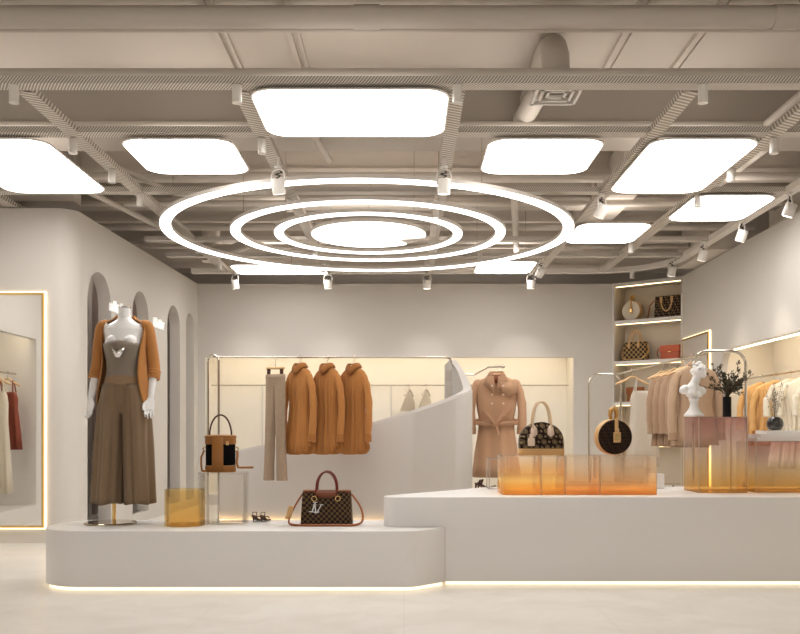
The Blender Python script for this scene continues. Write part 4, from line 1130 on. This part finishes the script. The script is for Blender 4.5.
# low white plinths on the floor behind the taller platform carry two more pairs
tag(MB().ab((.66, 8.25, 0), (1.05, 8.6, .545)).build('display_plinth', M['white_lacquer'], bevel=.01), 'low white plinth under the trench coat', 'plinth')
shoe_pair((.78, 8.38, .546), R(70), 'dark heeled sandals on the plinth under the trench coat')
tag(MB().ab((2.35, 8.05, 0), (2.62, 8.4, .56)).build('display_plinth', M['white_lacquer'], bevel=.01), 'low white plinth behind the plum acrylic block', 'plinth')
shoe_pair((2.40, 8.2, .561), R(70), 'dark heeled sandals on the plinth left of the plum acrylic block', .9)

# ------------------------------------------------------------------ acrylic blocks
def block(name, label, x0, x1, y0, y1, z0, h, mat, seams=(), r=.01):
    t = thing(name, label, 'display block', ((x0+x1)/2, (y0+y1)/2, z0))
    X0, X1, Y0, Y1 = x0-(x0+x1)/2, x1-(x0+x1)/2, y0-(y0+y1)/2, y1-(y0+y1)/2
    MB().prism(rrect(X0, X1, Y0, Y1, r, 3), .001, h).build('block', mat, t)
    q = MB(); e_ = .0035
    for ex, ey in ((X0+e_, Y0+e_), (X1-e_, Y0+e_), (X0+e_, Y1-e_), (X1-e_, Y1-e_)): q.box((ex, ey, h/2), (e_*1.6, e_*1.6, h-.004))
    for zz_ in (h-.004, .005): q.box((0, Y0+e_, zz_), (X1-X0-.02, e_*1.6, .005)).box((0, Y1-e_, zz_), (X1-X0-.02, e_*1.6, .005)).box((X0+e_, 0, zz_), (e_*1.6, Y1-Y0-.02, .005))
    q.build('polished_edges', M['edge_warm'] if mat != M['clear_acrylic'] else M['edge_clear'], t)
    return t
bw = 900/6.62
def bx(px, Y=6.62): return (px-CX)/F*Y
block('acrylic_block', 'leftmost orange gradient acrylic block, brighter, under the domed bag', bx(502.5), bx(541), 6.62, 6.98, HH, .288, M['orange_glow_stripe'])
block('acrylic_block', 'second orange gradient acrylic block from the left, under the domed bag', bx(541.4), bx(565), 6.62, 6.98, HH, .288, M['orange_glow_stripe'])
block('acrylic_block', 'third orange gradient acrylic block from the left, nothing on it', bx(565.4), bx(600), 6.62, 6.98, HH, .288, M['orange_acrylic'])
block('acrylic_block', 'rightmost orange gradient acrylic block, under the round bag', bx(600.4), bx(657), 6.62, 6.98, HH, .288, M['orange_acrylic'])
block('acrylic_block', 'clear acrylic block at the left behind the orange blocks', bx(489, 7.25), bx(508, 7.25), 7.25, 7.5, HH, .25, M['clear_acrylic'])
tag(MB().ab((bx(655, 7.3), 7.3, HH+.001), (bx(664.5, 7.3), 7.5, HH+.12)).build('display_plinth', M['white_lacquer'], bevel=.004), 'tiny white block right behind the orange acrylic blocks', 'plinth')
block('acrylic_block', 'tall plum to amber acrylic block carrying the bust and black vase', 2.235, 2.612, 6.83, 7.19, HH, .578, M['plum_acrylic'])
block('acrylic_block', 'lower plum to amber acrylic block carrying the white books', 2.68, 3.35, 6.86, 7.26, HH, .39, M['plum_low'])

# domed monogram bag
BZ = HH+.288
p = W(541.5, 455, 6.75)
d = thing('domed_handbag', 'dome-shaped brown monogram handbag with pale leather base and tag', 'handbag', (p.x, 6.78, BZ+.001))
rings = []
for k in range(15):
    u = k/14; z = .048+.20*u; ww = .165 if u < .25 else .165*math.sqrt(max(.0, 1-((u-.25)/.755)**2.4)); ww = max(ww, .02); dd = .078*(1-.55*u**1.5)
    rings.append([Vector((x, y, z)) for x, y in rrect(-ww, ww, -dd, dd, min(.03, ww*.45, dd*.8), 4)])
MB().loft(rings).build('body', M['mono'], d)
MB().loft([[Vector((x, y, z)) for x, y in rrect(-w_, w_, -.082, .082, .03, 4)] for z, w_ in ((0, .163), (.006, .168), (.044, .169), (.05, .166))]).build('base', M['pale_leather'], d)
for y in (-.045, .04):
    MB().tube([(.07*math.copysign(abs(math.cos(R(a)))**.8, math.cos(R(a))), y-.018*abs(math.cos(R(a))), .20+.20*math.sin(R(a))) for a in range(0, 181, 10)], .0075, 8).build('handle', M['pale_handle'], d)
for s in (-1, 1):
    MB().add([(s*.062-.022, -.066, .20), (s*.062+.022, -.066, .20), (s*.064+.026, -.074, .155), (s*.064, -.078, .135), (s*.064-.026, -.074, .155), (s*.062, -.055, .23)], [(0, 1, 2, 3, 4), (0, 5, 1)]).build('handle_tab', M['pink_leather'], d, solid=.005)
MB().box((-.085, -.090, .10), (.052, .008, .062)).box((-.085, -.090, .142), (.026, .008, .03)).build('hang_tag', M['pink_leather'], d, bevel=.005)
MB().tube([(-.15, -.01, .17), (0, -.01, .232), (.15, -.01, .17)], .004, 6).build('zip', M['gold'], d)

# round box bag
p = W(612.5, 455, 6.76)
def round_bag(loc, rz, label, r=.135, th=.10, face='mono_small', rim='pale_leather', s=1.):
    t = thing('round_bag', label, 'handbag', loc, rz)
    m = Matrix.Translation((0, 0, r)) @ Matrix.Rotation(PI/2, 4, 'X')
    MB().lathe([(r*.975, -th/2), (r, -th/2+.01), (r, th/2-.01), (r*.975, th/2)], seg=48).xf(m).build('side_band', M[rim], t)
    MB().lathe([(r*.965, th/2+.001), (r*.93, th/2+.008), (.001, th/2+.009)], seg=48).xf(m).build('front_face', M[face], t)
    MB().lathe([(.001, -th/2-.009), (r*.93, -th/2-.008), (r*.965, -th/2-.001)], seg=48).xf(m).build('back_face', M[face], t)
    hz = 2*r
    MB().tube([(-.014, 0, hz-.008), (-.024, -.01, hz+.028), (-.02, -.012, hz+.066), (0, -.012, hz+.078), (.02, -.012, hz+.066), (.024, -.01, hz+.028), (.014, 0, hz-.008)], [.011, .015, .019, .02, .019, .015, .011], 10, flat=1.2).build('handle', M['gold_leather'], t)
    MB().box((.006, -th/2-.016, r*1.55), (.028, .010, r*.95)).build('strap', M['pale_leather'], t, bevel=.004)
    tg_ = MB().box((.008, -th/2-.022, r*.98), (.058, .012, .078)).box((.008, -th/2-.022, r*1.36), (.034, .012, .03)).build('hang_tag', M['pale_leather'], t, bevel=.008)
    MB().box((.008, -th/2-.03, r*.98), (.03, .004, .045)).build('lock', M['gold'], tg_)
    t.scale = (s, s, s); return t
round_bag((p.x+.012, 6.80, BZ+.002), R(6), 'round brown monogram box bag with tan tag on the orange blocks')

# ------------------------------------------------------------------ bust, vase, books
TZ2 = HH+.579
bt = thing('plaster_bust', 'white classical plaster bust on the tall plum acrylic block', 'bust', (W(694, 416, 6.96).x, 6.96, TZ2+.001))
q = MB()
q.lathe([(.072, 0), (.076, .008), (.074, .018), (.060, .034), (.044, .054), (.034, .076), (.030, .10), (.034, .122), (.044, .138)], seg=32)
q.ball((-.006, .0, .198), (.070, .054, .060), rot=Euler((0, .12, 0)))
q.ball((-.072, .005, .212), (.044, .044, .034), rot=Euler((0, -.5, 0)))          # left shoulder
q.ball((.058, .0, .200), (.036, .040, .034), rot=Euler((0, .5, 0)))
q.ball((-.028, -.040, .178), (.034, .026, .03)).ball((.024, -.040, .174), (.032, .026, .03))
q.tube([(-.006, 0, .225), (.004, -.002, .262), (.018, -.008, .295), (.03, -.014, .325)], [.052, .034, .032, .036], 16)
hd = Vector((.038, -.020, .352))
q.ball(hd, (.046, .056, .056), rot=Euler((.15, .2, .5)))
q.ball(hd+Vector((.016, -.028, -.03)), (.026, .028, .026))                       # jaw
q.add([hd+Vector(v) for v in ((.022, -.066, -.016), (.036, -.048, -.016), (.014, -.056, -.016), (.026, -.054, .018), (.026, -.040, 0))], [(0, 1, 3), (0, 3, 2), (0, 2, 1), (1, 4, 3), (2, 3, 4), (1, 2, 4)])
q.tube([hd+Vector((.018, -.058, .016)), hd+Vector((.03, -.058, .018)), hd+Vector((.042, -.044, .016))], .006, 8)    # brow
q.tube([hd+Vector((.018, -.060, -.034)), hd+Vector((.026, -.062, -.033)), hd+Vector((.034, -.054, -.034))], .005, 8) # mouth
rnd = random.Random(12)
for k in range(34):                                                            # curls
    a = rnd.uniform(0, 2*PI); e_ = rnd.uniform(.05, 1.45)
    v = Vector((.046*math.cos(e_)*math.cos(a), .056*math.cos(e_)*math.sin(a)+.006, .060*math.sin(e_)+.004))
    if v.y < -.028 and v.z < .035 and v.x > -.02: continue
    q.ball(hd+v, rnd.uniform(.010, .014), 8, 6)
q.ball(hd+Vector((-.03, .05, .0)), (.03, .028, .026)).ball(hd+Vector((-.036, .02, -.012)), (.014, .02, .02))
q.ball(hd+Vector((-.043, -.004, -.008)), (.006, .012, .017))                    # ear
remeshed(q, 'body', M['plaster_white'], bt, .0042, 1)

vx = W(727, 416, 7.05).x
vs_ = thing('flower_vase', 'slim black vase of dark leafy branches beside the bust', 'vase', (vx, 7.05, TZ2+.001))
MB().lathe([(.030, 0), (.033, .004), (.033, .15), (.031, .158), (.027, .158), (.026, .02), (.001, .018)], seg=28).build('vase', M['black'], vs_)
rnd = random.Random(21)
sm, lf = MB(), MB()
def leaf(mb, p, d, L, wd):
    d = d.normalized(); s_ = d.cross(Vector((rnd.uniform(-1, 1), rnd.uniform(-1, 1), rnd.uniform(-1, 1)))).normalized()
    n_ = d.cross(s_)*L*.12
    mb.add([p, p+d*L*.45+s_*wd+n_, p+d*L, p+d*L*.45-s_*wd+n_], [(0, 1, 2), (0, 2, 3)])
for k in range(34):
    a = rnd.uniform(0, 2*PI); sp_a = rnd.uniform(.15, 1.15); L = rnd.uniform(.17, .29)
    if k < 6: sp_a = rnd.uniform(.9, 1.3); L = rnd.uniform(.15, .2)
    d = Vector((math.cos(a)*math.sin(sp_a), math.sin(a)*math.sin(sp_a)*.7, math.cos(sp_a)))
    pts = [Vector((0, 0, .12)), Vector((0, 0, .16))+d*L*.15]
    for i in range(1, 6): pts.append(Vector((0, 0, .16))+d*L*i/5+Vector((rnd.uniform(-.008, .008), rnd.uniform(-.008, .008), .02*math.sin(i))))
    sm.tube(pts, .0018, 5)
    for i in range(2, len(pts)):
        for _ in range(5):
            dd = (d+Vector((rnd.uniform(-1, 1), rnd.uniform(-1, 1), rnd.uniform(-.7, .9)))).normalized()
            leaf(lf, pts[i]+Vector((0, 0, rnd.uniform(-.012, .012))), dd, rnd.uniform(.020, .036), rnd.uniform(.004, .0075))
sm.build('stems', M['stem'], vs_); lf.build('foliage', M['leaf'], vs_, smooth=10)

# books and round vase
B3 = HH+.391
books = [(2.69, 3.09, .028, -1), (2.71, 3.06, .026, 1), (2.77, 3.03, .026, -1)]
zb = B3
for i, (x0, x1, hh, ang) in enumerate(books):
    cx = (x0+x1)/2+.02; cy = 7.02; w_ = x1-x0; z0_ = zb+.001
    t = thing('book', '%s white book of the stack under the round vase' % ['bottom', 'middle', 'top'][i], 'book', (cx, cy, z0_), R(ang*1.5), 'white books on the lower acrylic block')
    MB().ab((-w_/2+.006, -.115, .004), (w_/2-.004, .12, hh-.004)).build('pages', M['paper'], t)
    MB().ab((-w_/2, -.12, 0), (w_/2, .125, .0035)).ab((-w_/2, -.12, hh-.0035), (w_/2, .125, hh)).ab((-w_/2, .121, .0035), (w_/2, .125, hh-.0035)).ab((-w_/2, -.12, .0035), (w_/2, -.1165, hh-.0035)).build('cover', M['book'], t)
    zb = z0_+hh
vz = thing('flower_vase', 'round smoky black vase of dried stems on the white books', 'vase', (W(775, 430, 7.0).x, 7.0, zb+.001))
M['smoke'] = principled('smoked_glass', (.045, .04, .036), .08, var=.2, coat=.6)
MB().lathe([(.03, 0), (.05, .008), (.062, .035), (.064, .06), (.055, .088), (.04, .1), (.036, .104), (.032, .1), (.03, .06), (.001, .03)], seg=32).build('vase', M['smoke'], vz)
sm, lf = MB(), MB()
for k in range(12):
    a = rnd.uniform(0, 2*PI); sp_a = rnd.uniform(.05, .42); L = rnd.uniform(.2, .33)
    d = Vector((math.cos(a)*math.sin(sp_a), math.sin(a)*math.sin(sp_a)*.7, math.cos(sp_a)))
    pts = [Vector((0, 0, .06))]+[Vector((0, 0, .08))+d*L*i/5+Vector((rnd.uniform(-.008, .008), 0, 0)) for i in range(1, 6)]
    sm.tube(pts, .0014, 5)
    for i in range(2, 6):
        for _ in range(2): lf.ball(pts[i]+Vector((rnd.uniform(-.02, .02), rnd.uniform(-.02, .02), rnd.uniform(-.02, .02))), rnd.uniform(.003, .006), 6, 4)
sm.build('stems', M['dry'], vz); lf.build('buds', M['dry'], vz)

# ------------------------------------------------------------------ bags on the corner shelves
ang = math.atan2(du.y, du.x)
def on_shelf(u, z, t_=.17): p_ = CW(u, z, t_); return (p_.x, p_.y, z+.001)
def handled_bag(name, label, loc, rz, w, h, d, mat, hm='pale_leather', hh=.14, drop=False, strap=True):
    t = thing(name, label, 'handbag', loc, rz)
    bag_body(w, h, d, .94, .05).build('body', M[mat], t, bevel=.004)
    bag_body(w+.004, .012, d+.004, 1., 0, n=2).build('bottom_trim', M[hm], t)
    for y, sg in ((-d*.42, 1), (d*.3, 1)):
        if drop: hp = [(w*.22*math.cos(R(a)), -d*.54, h*.92-h*.62*math.sin(R(a))) for a in range(0, 181, 15)]
        else: hp = [(w*.2*math.cos(R(a)), y*.8, h*.93+hh*math.sin(R(a))) for a in range(0, 181, 15)]
        MB().tube(hp, .010, 8).build('handle', M[hm], t)
        if drop: break
    for s in (-1, 1):
        MB().box((s*w*.2, -d*.5-.002, h*.82), (.035, .012, h*.25)).build('handle_tab', M[hm], t)
    if strap:
        MB().tube(catmull([(-w*.46, 0, h*.9), (-w*.58, -.02, h*.5), (-w*.4, -d*.62, h*.12), (0, -d*.66, h*.02+.012), (w*.4, -d*.62, h*.12), (w*.56, -.02, h*.5), (w*.46, 0, h*.9)], 4), .009, 8).build('shoulder_strap', M[hm], t)
    return t
round_bag(on_shelf(.25, SH[3], .16), ang, 'round cream bag with tan strap on the top shelf', .145, .11, 'cream_canvas', 'pale_leather')
hb = handled_bag('tote_bag', 'brown monogram tote with hanging handles on the top shelf', on_shelf(.80, SH[3], .17), ang, .40, .32, .15, 'mono', drop=True, strap=False)
MB().tube([(-.2, 0, .28), (-.27, -.03, .2), (-.29, -.04, .06), (-.3, -.05, .012)], .009, 8).build('shoulder_strap', M['strap_leather'], hb)
handled_bag('handbag', 'chequered brown handbag with pale handles on the second shelf', on_shelf(.30, SH[2], .17), ang, .37, .28, .17, 'check_pale', hh=.19)
t = thing('clutch_bag', 'orange red flap bag on the second shelf', 'handbag', on_shelf(.84, SH[2], .16), ang)
bag_body(.30, .205, .09, .97, .05).build('body', M['orange_leather'], t, bevel=.004)
MB().box((0, -.052, .15), (.296, .006, .10)).build('flap', M['orange_leather'], t, bevel=.004)
MB().box((0, -.058, .105), (.045, .006, .016)).build('clasp', M['gold'], t)
MB().tube(catmull([(-.14, 0, .19), (-.19, 0, .15), (-.2, -.01, .08), (-.17, -.03, .03)], 4), .008, 8).build('strap', M['strap_leather'], t)
t = thing('clutch_bag', 'brown leather bag on the third shelf behind the rack', 'handbag', on_shelf(.30, SH[1], .17), ang)
bag_body(.27, .22, .10, .97, .05).build('body', M['tan_leather'], t, bevel=.004)
MB().box((0, -.056, .165), (.266, .006, .10)).build('flap', M['strap_leather'], t, bevel=.004)
MB().box((0, -.062, .12), (.04, .006, .016)).build('clasp', M['gold'], t)

# ------------------------------------------------------------------ light, world, camera
def area(name, loc, rot, sx, sy, power, col):
    l = bpy.data.lights.new(name, 'AREA'); l.shape = 'RECTANGLE'; l.size = sx; l.size_y = sy; l.energy = power; l.color = col
    o = bpy.data.objects.new(name, l); COL.objects.link(o); o.location = loc; o.rotation_euler = rot; return o
# unseen fill lamp behind the camera, for light on the shop's front faces
area('front_fill', (0, -2.0, 4.6), (R(35), 0, 0), 8, 3, 230, (1., .96, .91))
# fill lamps added above the grid, aimed up to brighten the deck
for x_, y_, sx_, sy_, pw_ in ((-.36, 6.26, 1.2, .8, 3.), (-1.74, 7.2, .7, .7, 2.6), (-3.2, 7.5, .7, 1.2, 4.), (1.08, 7.2, .7, .7, 2.6), (2.3, 7.5, .7, 1.2, 4), (3.1, 8.9, .6, .8, 4), (2.26, 10.0, .6, .8, 5), (1.36, 12.1, .6, .7, 7), (-1.7, 12.2, 1, .5, 8), (-.39, 9.55, 2, 2, 16), (0, 13.9, 5, .4, 6)):
    area('deck_fill', (x_, y_, 3.31), (PI, 0, 0), sx_, sy_, pw_, (1., .93, .86))
area('passage_fill', (-3.75, 10.9, 3.27), (0, 0, 0), .5, 3.2, 9, (1., .92, .82))  # lamp added to brighten the curtains and reveals behind the arches
for px, tgt, pw in ((790, (3.9, 8.2, 1.3), 22), (742, (3.9, 9.4, 1.5), 22), (703, (3.9, 10.6, 1.5), 18)):
    Y = (3.155-H)*F/(CY-{790: 208, 742: 234, 703: 254}[px]); p = Vector(((px-CX)/F*Y-.05, Y-.05, 3.02))
    l = bpy.data.lights.new('spot_beam', 'SPOT'); l.energy = pw; l.spot_size = R(48); l.spot_blend = .7; l.color = (1., .93, .82); l.shadow_soft_size = .04
    o = bpy.data.objects.new('spot_beam', l); COL.objects.link(o); o.location = p
    o.rotation_euler = (Vector(tgt)-p).to_track_quat('-Z', 'Y').to_euler()
def beam(src, tgt, pw, size=40):
    l = bpy.data.lights.new('spot_beam', 'SPOT'); l.energy = pw; l.spot_size = R(size); l.spot_blend = .8; l.color = (1., .94, .85); l.shadow_soft_size = .04
    o = bpy.data.objects.new('spot_beam', l); COL.objects.link(o); o.location = src
    o.rotation_euler = (Vector(tgt)-Vector(src)).to_track_quat('-Z', 'Y').to_euler()
for x_ in (-2.3, -1.03, .3, 1.75): beam((x_, 12.45, 3.02), (x_, 13.4, 1.75), 16, 60)
beam((-1.0, 7.0, 2.9), (-2.0, 6.67, 1.75), 20, 34)
beam((.35, 7.0, 2.9), (1.3, 6.8, .9), 14, 40)
w = bpy.data.worlds.new('World'); SC.world = w; w.use_nodes = True
n = w.node_tree; n.nodes.clear()
bg = N(n, 'ShaderNodeBackground'); ow = N(n, 'ShaderNodeOutputWorld'); n.links.new(bg.outputs[0], ow.inputs[0])
tc = N(n, 'ShaderNodeTexCoord'); sp = N(n, 'ShaderNodeSeparateXYZ'); n.links.new(tc.outputs['Generated'], sp.inputs[0])
cr = N(n, 'ShaderNodeValToRGB'); e = cr.color_ramp.elements
e[0].position = .35; e[0].color = (.42, .38, .34, 1); e[1].position = .75; e[1].color = (.80, .76, .71, 1)
n.links.new(math_(n, 'MULTIPLY_ADD', sp.outputs[2], .5, .5), cr.inputs[0]); n.links.new(cr.outputs[0], bg.inputs[0]); bg.inputs[1].default_value = .62

cam = bpy.data.cameras.new('camera'); co = bpy.data.objects.new('camera', cam); COL.objects.link(co)
co.location = (0, 0, H); co.rotation_euler = (PI/2, 0, 0)
cam.sensor_fit = 'HORIZONTAL'; cam.sensor_width = 36; cam.lens = F*36/800
cam.shift_x = (400-CX)/800; cam.shift_y = (CY-317)/800
cam.clip_start = .05; cam.clip_end = 100
SC.camera = co
SC.view_settings.view_transform = 'Standard'; SC.view_settings.look = 'None'; SC.view_settings.exposure = .1; SC.view_settings.gamma = .92
SC.cycles.max_bounces = 10; SC.cycles.transparent_max_bounces = 24; SC.cycles.diffuse_bounces = 5; SC.cycles.glossy_bounces = 5
SC.cycles.use_denoising = True; SC.cycles.sample_clamp_indirect = 4
SC.cycles.caustics_reflective = False; SC.cycles.caustics_refractive = False
